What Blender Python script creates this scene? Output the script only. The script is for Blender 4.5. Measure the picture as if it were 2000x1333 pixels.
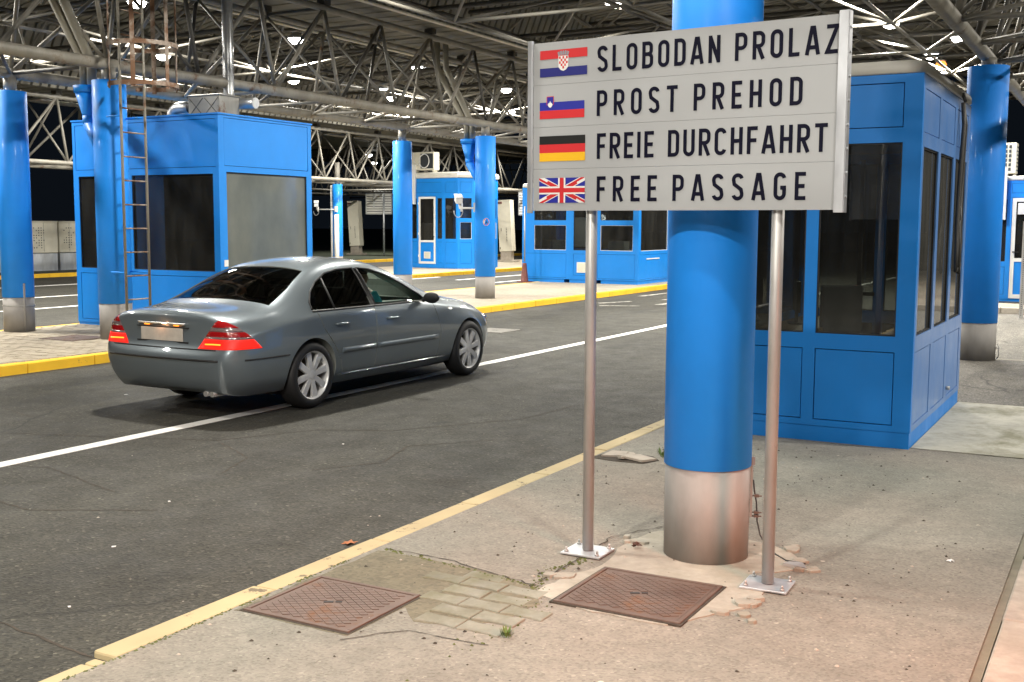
import bpy, bmesh, math, random
from mathutils import Vector, Matrix
from mathutils.bvhtree import BVHTree
random.seed(7)
R_ = math.radians
for o in list(bpy.data.objects): bpy.data.objects.remove(o)
SC = bpy.context.scene
COL = SC.collection

# ------------------------------------------------------------------ camera
cam = bpy.data.cameras.new('camera'); camo = bpy.data.objects.new('camera', cam); COL.objects.link(camo)
cam.sensor_width = 36.0; cam.lens = 39.6; cam.clip_end = 600; cam.clip_start = 0.05
def _n(v): return Vector(v).normalized()
_Y = _n((1220, -222.5, 2200)); _up = -_n((-96, 21228, 2200)); _up = (_up - _Y * _up.dot(_Y)).normalized(); _X = _Y.cross(_up)
if _X[0] < 0: _X = -_X
Rm = Matrix((_X, _Y, _up))                      # world from picture axes (right, down, forward)
cr, cd, cf = Rm.col[0], Rm.col[1], Rm.col[2]
M = Matrix((cr, -cd, -cf)).transposed().to_4x4(); M.translation = (0, 0, 1.8)
camo.matrix_world = M
SC.camera = camo
# ------------------------------------------------------------------ night sky
W = bpy.data.worlds.new('World'); SC.world = W; W.use_nodes = True
bg = W.node_tree.nodes['Background']; bg.inputs[0].default_value = (0.30, 0.42, 0.62, 1); bg.inputs[1].default_value = 0.012
SC.view_settings.view_transform = 'Standard'; SC.view_settings.look = 'None'; SC.view_settings.exposure = 0.0; SC.view_settings.gamma = 1
SC.render.engine = 'CYCLES'
SC.cycles.use_denoising = True; SC.cycles.max_bounces = 7; SC.cycles.diffuse_bounces = 3; SC.cycles.glossy_bounces = 3
SC.cycles.transparent_max_bounces = 10; SC.cycles.sample_clamp_indirect = 4.0; SC.cycles.caustics_reflective = False; SC.cycles.caustics_refractive = False
LAMP_W = 480.0

# ------------------------------------------------------------------ helpers
class MB:
    def __init__(s): s.bm = bmesh.new(); s.mi = 0
    def _f(s, vs, smooth=False):
        try: f = s.bm.faces.new(vs); f.material_index = s.mi; f.smooth = smooth; return f
        except ValueError: return None
    def box(s, a, b, T=None):
        x0, y0, z0 = a; x1, y1, z1 = b
        c = [Vector(p) for p in ((x0,y0,z0),(x1,y0,z0),(x1,y1,z0),(x0,y1,z0),(x0,y0,z1),(x1,y0,z1),(x1,y1,z1),(x0,y1,z1))]
        if T is not None: c = [T @ p for p in c]
        v = [s.bm.verts.new(p) for p in c]
        for f in ((3,2,1,0),(4,5,6,7),(0,1,5,4),(1,2,6,5),(2,3,7,6),(3,0,4,7)): s._f([v[i] for i in f])
        return s
    def tube(s, p0, p1, r, n=10, r1=None, caps=True):
        p0 = Vector(p0); p1 = Vector(p1); d = (p1 - p0)
        if d.length < 1e-6: return s
        d.normalize(); a = d.orthogonal().normalized(); b = d.cross(a); r1 = r if r1 is None else r1
        A = [s.bm.verts.new(p0 + (a*math.cos(t)+b*math.sin(t))*r) for t in [2*math.pi*i/n for i in range(n)]]
        B = [s.bm.verts.new(p1 + (a*math.cos(t)+b*math.sin(t))*r1) for t in [2*math.pi*i/n for i in range(n)]]
        for i in range(n): s._f([A[i], A[(i+1)%n], B[(i+1)%n], B[i]], True)
        if caps: s._f(A[::-1]); s._f(B)
        return s
    def path(s, pts, r, n=8, closed=False):
        pts = [Vector(p) for p in pts]; N = len(pts); rings = []; prev = None
        for i, p in enumerate(pts):
            if closed: d = pts[(i+1)%N] - pts[i-1]
            else: d = pts[min(i+1, N-1)] - pts[max(i-1, 0)]
            d.normalize()
            if prev is None: a = d.orthogonal().normalized()
            else: a = (prev - d*prev.dot(d)).normalized()
            prev = a; b = d.cross(a)
            rings.append([s.bm.verts.new(p + (a*math.cos(t)+b*math.sin(t))*r) for t in [2*math.pi*k/n for k in range(n)]])
        for i in range(N if closed else N-1):
            A = rings[i]; B = rings[(i+1)%N]
            for k in range(n): s._f([A[k], A[(k+1)%n], B[(k+1)%n], B[k]], True)
        if not closed: s._f(rings[0][::-1]); s._f(rings[-1])
        return s
    def lathe(s, c, prof, n=32, axis='z', smooth=True, cap=True):
        c = Vector(c); rings = []
        for r, h in prof:
            ring = []
            for i in range(n):
                t = 2*math.pi*i/n
                if axis == 'z': p = (r*math.cos(t), r*math.sin(t), h)
                elif axis == 'x': p = (h, r*math.cos(t), r*math.sin(t))
                else: p = (r*math.sin(t), h, r*math.cos(t))
                ring.append(s.bm.verts.new(c + Vector(p)))
            rings.append(ring)
        for A, B in zip(rings, rings[1:]):
            for i in range(n): s._f([A[i], A[(i+1)%n], B[(i+1)%n], B[i]], smooth)
        if cap: s._f(rings[0][::-1]); s._f(rings[-1])
        return s
    def prism(s, poly, h0, h1, f=lambda u, v, h: (u, v, h)):
        A = [s.bm.verts.new(f(u, v, h0)) for u, v in poly]; B = [s.bm.verts.new(f(u, v, h1)) for u, v in poly]
        n = len(poly)
        for i in range(n): s._f([A[i], A[(i+1)%n], B[(i+1)%n], B[i]])
        s._f(A[::-1]); s._f(B); return s
    def poly(s, pts):
        s._f([s.bm.verts.new(p) for p in pts]); return s
    def build(s, name, mats, parent=None, bevel=0, norm=True):
        me = bpy.data.meshes.new(name)
        if norm: bmesh.ops.recalc_face_normals(s.bm, faces=s.bm.faces[:])
        s.bm.to_mesh(me); s.bm.free()
        o = bpy.data.objects.new(name, me); COL.objects.link(o)
        for m in (mats if isinstance(mats, (list, tuple)) else [mats]): me.materials.append(m)
        if parent is not None: o.parent = parent
        if bevel:
            b = o.modifiers.new('b', 'BEVEL'); b.width = bevel; b.segments = 2; b.limit_method = 'ANGLE'; b.angle_limit = R_(40)
        return o
def thing(name, label, cat, loc=(0,0,0), rz=0, group=None):
    o = bpy.data.objects.new(name, None); COL.objects.link(o); o.location = loc; o.rotation_euler = (0,0,rz); o.empty_display_size = .2
    o['label'] = label; o['category'] = cat
    if group: o['group'] = group
    return o
def tag(o, label, cat, group=None):
    o['label'] = label; o['category'] = cat
    if group: o['group'] = group
    return o
def struct(o): o['kind'] = 'structure'; return o
def rename_inst(o, name): o.name = name
def copy_thing(root, loc, label, rz=None):
    r = root.copy(); COL.objects.link(r); r.location = loc; r['label'] = label
    if rz is not None: r.rotation_euler = (0,0,rz)
    for ch in list(root.children):
        c = ch.copy(); COL.objects.link(c); c.parent = r
        for g in list(ch.children):
            d = g.copy(); COL.objects.link(d); d.parent = c
    return r

# ------------------------------------------------------------------ materials
class NT:
    def __init__(s, name):
        s.m = bpy.data.materials.new(name); s.m.use_nodes = True; s.t = s.m.node_tree; s.N = s.t.nodes; s.L = s.t.links
        s.b = s.N['Principled BSDF']; s.tc = s.N.new('ShaderNodeTexCoord')
    def n(s, t, **k):
        x = s.N.new(t)
        for a, b in k.items():
            if a in x.inputs.keys(): x.inputs[a].default_value = b
            else: setattr(x, a, b)
        return x
    def l(s, a, b): s.L.new(a, b)
    def noise(s, scale, detail=4, rough=.55, vec=None, stretch=None):
        x = s.n('ShaderNodeTexNoise'); x.inputs['Scale'].default_value = scale; x.inputs['Detail'].default_value = detail; x.inputs['Roughness'].default_value = rough
        v = vec or s.tc.outputs['Object']
        if stretch:
            mp = s.n('ShaderNodeMapping'); mp.inputs['Scale'].default_value = stretch; s.l(v, mp.inputs[0]); v = mp.outputs[0]
        s.l(v, x.inputs['Vector']); return x.outputs['Fac']
    def ramp(s, fac, stops):
        r = s.n('ShaderNodeValToRGB'); e = r.color_ramp.elements
        while len(e) < len(stops): e.new(.5)
        for i, (p, c) in enumerate(stops):
            e[i].position = p; e[i].color = (*c, 1) if len(c) == 3 else c
        s.l(fac, r.inputs[0]); return r.outputs[0]
    def mix(s, fac, a, b, mode='MIX'):
        x = s.n('ShaderNodeMix'); x.data_type = 'RGBA'; x.blend_type = mode
        for sock, v in ((x.inputs[0], fac), (x.inputs[6], a), (x.inputs[7], b)):
            if isinstance(v, (int, float)): sock.default_value = v
            elif isinstance(v, tuple): sock.default_value = (*v, 1) if len(v) == 3 else v
            else: s.l(v, sock)
        return x.outputs[2]
    def bump(s, h, strength=.3, dist=.01):
        x = s.n('ShaderNodeBump'); x.inputs['Strength'].default_value = strength; x.inputs['Distance'].default_value = dist
        s.l(h, x.inputs['Height']); s.l(x.outputs[0], s.b.inputs['Normal'])
    def col(s, c):
        if isinstance(c, tuple): s.b.inputs['Base Color'].default_value = (*c, 1)
        else: s.l(c, s.b.inputs['Base Color'])
    def rough(s, r):
        if isinstance(r, (int, float)): s.b.inputs['Roughness'].default_value = r
        else: s.l(r, s.b.inputs['Roughness'])
def grey(v): return (v, v, v)
def simple(name, c, rough=.5, metal=0, var=.12, scale=3, coat=0, bump=0):
    t = NT(name)
    f = t.noise(scale, 5, .6)
    t.col(t.ramp(f, [(.3, tuple(x*(1-var) for x in c)), (.7, tuple(min(1, x*(1+var)) for x in c))]))
    t.rough(rough); t.b.inputs['Metallic'].default_value = metal
    if coat: t.b.inputs['Coat Weight'].default_value = coat; t.b.inputs['Coat Roughness'].default_value = .05
    if bump: t.bump(t.noise(scale*12, 3), bump, .004)
    return t.m
def emis(name, c, s):
    t = NT(name); t.col((0,0,0)); t.b.inputs['Emission Color'].default_value = (*c, 1); t.b.inputs['Emission Strength'].default_value = s
    return t.m

def mk_asphalt(name, c, light=1.0):
    t = NT(name)
    big = t.noise(.35, 4, .6); mid = t.noise(3.0, 5, .65); wear = t.noise(1.0, 4, .6, stretch=(1.6, .12, 1))
    base = t.ramp(big, [(.3, tuple(x*.78 for x in c)), (.7, tuple(x*1.2 for x in c))])
    base = t.mix(.55, base, t.ramp(wear, [(.3, tuple(x*.72 for x in c)), (.7, tuple(x*1.3 for x in c))]))
    v = t.n('ShaderNodeTexVoronoi'); v.inputs['Scale'].default_value = 66; t.l(t.tc.outputs['Object'], v.inputs['Vector'])
    sp = t.ramp(v.outputs['Color'], [(.0, grey(.30)), (.45, grey(.85)), (.85, grey(1.25)), (.96, grey(2.8))])
    base = t.mix(1.0, base, sp, 'MULTIPLY')
    v2 = t.n('ShaderNodeTexVoronoi'); v2.inputs['Scale'].default_value = 9; t.l(t.tc.outputs['Object'], v2.inputs['Vector'])
    dots = t.ramp(v2.outputs['Distance'], [(.0, grey(1)), (.035, grey(1)), (.06, grey(0))])
    gate = t.ramp(t.noise(6, 2), [(.58, grey(0)), (.62, grey(1))])
    base = t.mix(t.mix(1.0, dots, gate, 'MULTIPLY'), base, (.35, .33, .29))
    st = t.ramp(t.noise(.9, 6, .7, stretch=(1.3, .35, 1)), [(.32, grey(.55)), (.5, grey(1.0)), (.70, grey(1.28))])
    base = t.mix(1.0, base, st, 'MULTIPLY')
    oil = t.ramp(t.noise(2.3, 3, .5), [(.70, grey(1.0)), (.76, grey(.62))]); base = t.mix(1.0, base, oil, 'MULTIPLY')
    # cracks
    v3 = t.n('ShaderNodeTexVoronoi', feature='DISTANCE_TO_EDGE'); v3.inputs['Scale'].default_value = .35
    ns = t.n('ShaderNodeTexNoise'); ns.inputs['Scale'].default_value = 1.7; ns.inputs['Detail'].default_value = 8; t.l(t.tc.outputs['Object'], ns.inputs['Vector'])
    wv = t.mix(.28, t.tc.outputs['Object'], ns.outputs['Color']); t.l(wv, v3.inputs['Vector'])
    cr = t.ramp(v3.outputs['Distance'], [(.0, grey(1)), (.0022, grey(1)), (.0042, grey(0))])
    cg = t.ramp(t.noise(.5, 2), [(.5, grey(0)), (.58, grey(.9))])
    cm = t.mix(1.0, cr, cg, 'MULTIPLY')
    base = t.mix(cm, base, tuple(x*.25 for x in c))
    t.col(base)
    t.rough(t.ramp(mid, [(.3, grey(.72)), (.7, grey(.92))]))
    t.bump(v.outputs['Distance'], .55, .006)
    return t.m
M_asph = mk_asphalt('asphalt', (.041, .0388, .030))
M_asph2 = mk_asphalt('asphalt_light', (.17, .158, .135))

def mk_pave(name, c, spk=85):
    t = NT(name)
    big = t.noise(.8, 5, .6); mid = t.noise(9, 4, .7)
    base = t.ramp(big, [(.3, tuple(x*.84 for x in c)), (.7, tuple(min(1,x*1.14) for x in c))])
    v = t.n('ShaderNodeTexVoronoi'); v.inputs['Scale'].default_value = spk; t.l(t.tc.outputs['Object'], v.inputs['Vector'])
    sp = t.ramp(v.outputs['Color'], [(.0, grey(.66)), (.4, grey(.95)), (.85, grey(1.06)), (.975, grey(1.45))])
    base = t.mix(1.0, base, sp, 'MULTIPLY')
    base = t.mix(.5, base, t.mix(1.0, base, t.ramp(mid, [(.3, grey(.75)), (.7, grey(1.25))]), 'MULTIPLY'))
    v2 = t.n('ShaderNodeTexVoronoi'); v2.inputs['Scale'].default_value = 7; t.l(t.tc.outputs['Object'], v2.inputs['Vector'])
    dots = t.ramp(v2.outputs['Distance'], [(.0, grey(1)), (.04, grey(1)), (.06, grey(0))])
    gate = t.ramp(t.noise(5, 2), [(.56, grey(0)), (.6, grey(1))])
    base = t.mix(t.mix(1.0, dots, gate, 'MULTIPLY'), base, (.04, .03, .025))
    v4 = t.n('ShaderNodeTexVoronoi'); v4.inputs['Scale'].default_value = 5.3; t.l(t.tc.outputs['Object'], v4.inputs['Vector'])
    d2 = t.ramp(v4.outputs['Distance'], [(.0, grey(1)), (.05, grey(1)), (.08, grey(0))])
    g2 = t.ramp(t.noise(3.3, 2), [(.57, grey(0)), (.61, grey(.8))])
    base = t.mix(t.mix(1.0, d2, g2, 'MULTIPLY'), base, (.62, .58, .5))
    scf = t.ramp(t.noise(3.1, 9, .78, stretch=(.5, 1.6, 1)), [(.69, grey(0)), (.72, grey(.55))]); base = t.mix(scf, base, (.55, .50, .43))
    tone = t.ramp(t.noise(.55, 3, .5), [(.35, (.96,1.0,.97)), (.65, (1.05,.98,.93))]); base = t.mix(1.0, base, tone, 'MULTIPLY')
    t.col(base); t.rough(.88); t.bump(v.outputs['Distance'], .5, .005)
    return t.m
M_pave = mk_pave('pavement', (.215, .202, .176))
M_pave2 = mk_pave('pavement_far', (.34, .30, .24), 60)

def mk_concrete(name, c, moss=.0, pink=0):
    t = NT(name)
    n1 = t.noise(2.2, 7, .65); n2 = t.noise(14, 4, .6)
    base = t.ramp(n1, [(.25, tuple(x*.7 for x in c)), (.6, c), (.8, tuple(min(1,x*1.2) for x in c))])
    base = t.mix(.35, base, t.mix(1.0, base, t.ramp(n2, [(.3, grey(.6)), (.7, grey(1.3))]), 'MULTIPLY'))
    if moss:
        mk = t.ramp(t.noise(1.9, 6, .7, stretch=(1, .7, 1)), [(.47, grey(0)), (.68, grey(moss))])
        base = t.mix(mk, base, (.10, .095, .03))
    t.col(base); t.rough(.9); t.bump(n2, .35, .01)
    return t.m
M_conc = mk_concrete('concrete', (.52, .46, .37))
M_concm = mk_concrete('mossy_concrete', (.44, .42, .35), .75)
M_conckerb = mk_concrete('kerb_concrete', (.45, .40, .34), .2)
M_pavers = mk_concrete('paving_stone', (.24, .23, .185), .7)
M_pavfar = mk_concrete('worn_paving_block', (.36, .31, .235), .0)

def mk_kerb(name, c, wear, wc):
    t = NT(name)
    n1 = t.noise(7, 8, .72); n2 = t.noise(1.5, 4)
    base = t.ramp(n2, [(.3, tuple(x*.85 for x in c)), (.7, tuple(min(1,x*1.1) for x in c))])
    mk = t.ramp(n1, [(wear, grey(0)), (wear+.035, grey(.85))])
    base = t.mix(mk, base, wc); t.col(base); t.rough(.8); t.bump(n1, .3, .006)
    return t.m
M_ykerb = mk_kerb('pale_yellow_paint', (.44, .355, .20), .60, (.10, .08, .055))
M_ykerb2 = mk_kerb('yellow_paint', (.80, .47, .02), .62, (.28, .17, .06))
def mk_line():
    t = NT('white_road_paint'); n = t.noise(22, 6, .7)
    t.col(t.ramp(n, [(.28, (.35,.34,.31)), (.4, (.80,.79,.76))])); t.rough(.6); return t.m
M_line = mk_line()

def mk_blue(name, c, rough, coat=.0, dust=0., bumpy=0.):
    t = NT(name)
    n = t.noise(1.5, 4, .6); base = t.ramp(n, [(.3, tuple(x*.93 for x in c)), (.7, tuple(min(1,x*1.06) for x in c))])
    sc = t.ramp(t.noise(30, 6, .8, stretch=(1,1,.25)), [(.70, grey(0)), (.76, grey(.35))])
    base = t.mix(sc, base, tuple(min(1, x*1.8+.05) for x in c))
    if dust:
        d = t.ramp(t.noise(2.2, 6, .6, stretch=(3,3,.3)), [(.25, grey(dust*.5)), (.75, grey(dust))])
        base = t.mix(d, base, (.34, .38, .46))
    t.col(base); t.rough(t.ramp(t.noise(4, 4), [(.3, grey(rough*.85)), (.7, grey(min(1,rough*1.2)))]))
    t.b.inputs['Coat Weight'].default_value = coat; t.b.inputs['Coat Roughness'].default_value = .12
    t.b.inputs['Specular IOR Level'].default_value = .35
    t.bump(t.noise(60, 2), .03, .002)
    return t.m
M_blue = mk_blue('blue_column_paint', (.012, .27, .92), .55, .08)
M_bbooth = mk_blue('blue_booth_paint', (.002, .215, .70), .45, .06, .035)
M_bdusty = mk_blue('dusty_blue_paint', (.016, .19, .60), .36, .2, .36)
def mk_metal(name, c, rough, metal, rust=0, streak=True):
    t = NT(name)
    n = t.noise(4, 6, .6, stretch=(1,1,.35) if streak else None)
    base = t.ramp(n, [(.3, tuple(x*.75 for x in c)), (.7, tuple(min(1,x*1.15) for x in c))])
    if rust:
        mk = t.ramp(t.noise(2.6, 7, .7), [(rust, grey(0)), (rust+.10, grey(.9))])
        base = t.mix(mk, base, (.16, .075, .035))
        t.rough(t.mix(mk, grey(rough), grey(.9)))
        mi = t.mix(mk, grey(metal), grey(0)); t.l(mi, t.b.inputs['Metallic'])
    else:
        t.rough(t.ramp(n, [(.3, grey(rough*.8)), (.7, grey(min(1, rough*1.25)))])); t.b.inputs['Metallic'].default_value = metal
    t.col(base); t.bump(t.noise(25, 4), .12, .003)
    return t.m
M_frame = mk_metal('grey_painted_steel', (.25, .235, .20), .5, .0, .66)
M_frame_r = mk_metal('rusty_painted_steel', (.30, .28, .235), .5, .0, .58)
M_framed = mk_metal('dark_painted_steel', (.07, .065, .055), .55, .0, .66)
M_rust = mk_metal('rusty_iron', (.36, .30, .25), .7, .2, .44)
M_galv = mk_metal('galvanised_steel', (.46, .45, .44), .45, .45)
M_pipe = mk_metal('painted_downpipe', (.34, .32, .26), .5, 0, .72)
M_galvl = mk_metal('bright_galvanised_steel', (.60, .63, .66), .42, .6)
M_alu = mk_metal('aluminium', (.62, .63, .66), .38, .8)
M_sleeve = mk_metal('brushed_grey_column_base', (.27, .255, .24), .62, .02)
M_duct = mk_metal('spiral_duct_steel', (.52, .53, .54), .35, .8)
M_roofm = mk_metal('roof_sheet', (.20, .19, .16), .6, .0)
M_iron = mk_metal('cast_iron', (.125, .080, .062), .6, .15, .56, False)
M_white = simple('white_paint', (.72, .72, .70), .45, 0, .06)
M_cream = simple('cream_paint', (.66, .63, .52), .5, 0, .07)
M_signw = simple('sign_white', (.355, .362, .372), .55, 0, .03, 1.2)
M_offw = simple('off_white_roof', (.62, .60, .54), .5, 0, .08)
M_black = simple('black_rubber', (.015, .015, .016), .6, 0, .2)
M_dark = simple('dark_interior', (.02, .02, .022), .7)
M_seam = simple('panel_gap', (.006, .012, .03), .8)
M_ink = simple('navy_ink', (.003, .003, .014), .6, 0, .05); M_ink.node_tree.nodes['Principled BSDF'].inputs['Specular IOR Level'].default_value = .12
M_red = simple('flag_red', (.55, .02, .025), .5, 0, .05)
M_navy = simple('flag_blue', (.012, .015, .16), .5, 0, .05)
M_navy2 = simple('flag_bright_blue', (.015, .02, .28), .5, 0, .05)
M_gold = simple('flag_gold', (.75, .42, .01), .5, 0, .05)
M_bk = simple('flag_black', (.005, .005, .005), .5)
M_wt = simple('flag_white', (.74, .73, .71), .5, 0, .03)
M_silver = simple('emblem_grey', (.25, .25, .28), .5)
M_cone = simple('faded_red_plastic', (.14, .04, .03), .6, 0, .35, 9)
M_wood = simple('desk_wood', (.32, .22, .13), .5, 0, .2)
M_cond = simple('dark_grille', (.03, .035, .04), .6)
M_leafg = simple('leaf_green', (.10, .16, .03), .6, 0, .4, 20)
M_leafo = simple('dry_leaf', (.35, .12, .04), .7, 0, .3, 30)
M_soil = simple('soil', (.05, .04, .03), .95, 0, .4, 20, bump=.5)
M_moss = simple('moss', (.075, .085, .018), .95, 0, .5, 25, bump=.6)
M_cable = simple('black_cable', (.02, .02, .02), .5)
M_hose = simple('grey_brown_hose', (.045, .042, .038), .6, 0, .3)
M_turq = simple('turquoise_fabric', (.03, .42, .48), .8)
M_skin = simple('skin', (.45, .27, .2), .5)
M_hair = simple('dark_hair', (.03, .02, .015), .6)
M_grass = simple('dark_grass', (.02, .028, .012), .95, 0, .4, 3)
M_lamp = emis('lamp_lens', (1, .96, .88), 30)
M_lampo = emis('sodium_lens', (1, .30, .06), 2.6)
M_tail = emis('lit_red_lens', (1, .016, .006), 1.15)
M_amb = emis('lit_filament', (1, .26, .02), 3)
M_head = emis('car_light', (1, .95, .8), 6)
def mk_glass(name, tint, rough=.02, ior=1.5, dirt=0.0):  # dirt: diffuse film; on tinted panes it also stands in for reflections
    m = bpy.data.materials.new(name); m.use_nodes = True; t = m.node_tree; N = t.nodes; N.clear()
    out = N.new('ShaderNodeOutputMaterial'); mx = N.new('ShaderNodeMixShader'); tr = N.new('ShaderNodeBsdfTransparent'); gl = N.new('ShaderNodeBsdfGlossy'); fr = N.new('ShaderNodeFresnel')
    tr.inputs[0].default_value = (*tint, 1); gl.inputs['Roughness'].default_value = rough; fr.inputs['IOR'].default_value = ior
    geo = N.new('ShaderNodeNewGeometry')
    t.links.new(fr.outputs[0], mx.inputs[0]); t.links.new(tr.outputs[0], mx.inputs[1]); t.links.new(gl.outputs[0], mx.inputs[2])
    res = mx.outputs[0]
    if dirt:
        df = N.new('ShaderNodeBsdfDiffuse'); df.inputs[0].default_value = (.35,.34,.31,1); m2 = N.new('ShaderNodeMixShader'); nz = N.new('ShaderNodeTexNoise'); nz.inputs['Scale'].default_value = 2.5; nz.inputs['Detail'].default_value = 6
        tc = N.new('ShaderNodeTexCoord'); mp = N.new('ShaderNodeMapping'); mp.inputs['Scale'].default_value = (3,3,.5); t.links.new(tc.outputs['Object'], mp.inputs[0]); t.links.new(mp.outputs[0], nz.inputs['Vector'])
        mt = N.new('ShaderNodeMath'); mt.operation = 'MULTIPLY'; mt.inputs[1].default_value = dirt; t.links.new(nz.outputs[0], mt.inputs[0])
        t.links.new(mt.outputs[0], m2.inputs[0]); t.links.new(res, m2.inputs[1]); t.links.new(df.outputs[0], m2.inputs[2]); res = m2.outputs[0]
    t.links.new(res, out.inputs[0]); return m
M_glass = mk_glass('booth_glass', (.66, .68, .66), .01, 1.75, .05)
M_glassd = mk_glass('dusty_booth_glass', (.62, .62, .58), .03, 1.5, .22)
M_glasst = mk_glass('tinted_glass', (.45, .48, .48), .01, 1.7, .085)  # film raised to paint grey reflections into the dark panes
M_carg = mk_glass('car_glass', (.88, .98, .93), .01, 1.5)
M_cargd = mk_glass('tinted_car_glass', (.10, .11, .11), .01, 1.65)
def mk_frost():
    t = NT('blind_behind_glass'); n = t.noise(1.6, 5, .6, stretch=(1,1,.6))
    t.col(t.ramp(n, [(.3, (.075,.088,.083)), (.7, (.135,.145,.13))])); t.rough(.35); t.b.inputs['Coat Weight'].default_value = .5; return t.m
M_frost = mk_frost()

# ================================================================== GROUND
g = MB(); g.box((-260, -60, -.3), (120, 320, -.006)); struct(g.build('ground', M_grass))
g = MB(); g.box((-60, -12, -.2), (14, 75, 0)); struct(g.build('road', M_asph))
# brighter worn surface of the crossing beyond the near island
g = MB(); g.box((-3.55, 16.4, .001), (8, 25.2, .005)); struct(g.build('road_crossing', M_asph2))

def kerb_run(name, x0, x1, y0, y1, z1, mat, L=1.0, gap=.008, jit=.004, z0=-.02, axis='y'):
    m = MB(); y = y0
    while y < y1 - .05:
        e = min(y + L*random.uniform(.96, 1.04), y1); dx = random.uniform(-jit, jit); dz = random.uniform(-jit, jit)*.6
        if axis == 'y': m.box((x0+dx, y+gap/2, z0), (x1+dx, e-gap/2, z1+dz))
        else: m.box((y+gap/2, x0+dx, z0), (e-gap/2, x1+dx, z1+dz))
        y = e
    return struct(m.build(name, mat, bevel=.012))
# --- near island (where the camera stands)
NZ = .03
g = MB(); g.box((-3.56, -4, -.1), (-.48, 16.4, NZ)); struct(g.build('pavement', M_pave))
kerb_run('kerb', -3.70, -3.562, 3.12, 16.4, .031, M_ykerb, jit=.006)
kerb_run('kerb', -3.66, -3.562, -4, 3.10, .018, M_ykerb, jit=.003)
kerb_run('kerb', -.44, -.14, -4, 8.9, .028, M_conckerb, 1.05)
g = MB(); g.box((-.479, -4, -.1), (-.441, 8.9, .02)); struct(g.build('kerb_joint', mk_concrete('joint_filler', (.20,.185,.14), .3)))
# asphalt infill beside the booth and the mossy slab
g = MB()
g.box((-1.487, 9.32, NZ-.02), (-.30, 12.05, NZ+.006)); struct(g.build('concrete_slab', M_concm))
g = MB(); g.box((-3.5, 12.06, NZ-.02), (-.30, 16.2, NZ+.004)); struct(g.build('asphalt_patch', mk_asphalt('asphalt_patch', (.12, .11, .094))))
# --- left island between the two lanes
LZ = .12
g = MB(); g.box((-15.30, -4, -.1), (-11.69, 40, LZ)); struct(g.build('traffic_island', M_pave2))
kerb_run('kerb', -11.688, -11.53, -4, 40, LZ+.003, M_ykerb2, 1.0)
kerb_run('kerb', -15.42, -15.302, -4, 40, LZ+.003, M_ykerb2, 1.0)
# paving blocks of the left island (interlocking courses)
m = MB(); y = 5.0; row = 0
while y < 15.5:
    x = -15.28 + (.11 if row % 2 else 0)
    while x < -11.75:
        x2 = min(x+.215, -11.70)
        if x2 - x > .05: m.box((x+.004, y+.004, LZ-.02), (x2-.004, y+.112, LZ+.008+random.uniform(-.003,.003)))
        x += .22
    y += .118; row += 1
struct(m.build('block_paving', M_pavfar))
# --- far islands
g = MB(); g.box((-25.8, 31.4, -.1), (-21.12, 70, LZ)); struct(g.build('traffic_island', M_pave2))
kerb_run('kerb', -21.118, -20.95, 31.4, 70, LZ+.004, M_ykerb2, 1.0)
kerb_run('kerb', 31.24, 31.40, -25.8, -20.95, LZ+.004, M_ykerb2, 1.0, axis='x')
g = MB(); g.box((-44, 4, -.1), (-31.3, 75, LZ)); struct(g.build('traffic_island', M_grass))
kerb_run('kerb', -31.298, -31.1, 4, 75, LZ+.004, M_ykerb2, 1.0)
g = MB(); g.box((-3.4, 25.55, -.1), (4, 45, LZ)); struct(g.build('traffic_island', M_pave2))
kerb_run('kerb', 25.36, 25.55, -3.4, 4, LZ+.002, M_conckerb, 1.0, axis='x')
# --- painted lines
def line(x0, x1, y0, y1, z=.004, name='road_marking'):
    m = MB(); m.box((x0, y0, .0005), (x1, y1, z)); return struct(m.build(name, M_line))
line(-7.385, -7.235, -8, 45)
for xx in (-20.0, -23.0, -27.1): line(xx-.08, xx+.08, 6, 30 if xx < -21 else 24)
line(-19.2, -19.05, 31, 44); line(-20.75, -20.62, 30.6, 32.4)
line(-17.4, -17.25, 30, 45)
# worn letters painted on the lane surface (illegible strokes)
m = MB()
for a, b in (((-10.75, 23.6), (-10.35, 24.6)), ((-10.4, 22.9), (-9.6, 23.3)), ((-9.4, 23.9), (-9.2, 25.4)), ((-10.9, 26.5), (-10.8, 28.5)), ((-9.9, 25.5), (-9.5, 26.7))):
    d = (Vector((*b, 0)) - Vector((*a, 0))); n = Vector((-d.y, d.x, 0)).normalized()*.10
    A = Vector((*a, .004)); B = Vector((*b, .004)); m.poly([A-n, B-n*.6, B+n*.6, A+n])
t = NT('worn_road_paint'); t.col(t.ramp(t.noise(9, 6, .7), [(.42, (.14,.13,.11)), (.6, (.52,.50,.45))])); t.rough(.7)
struct(m.build('worn_marking', t.m))

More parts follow.
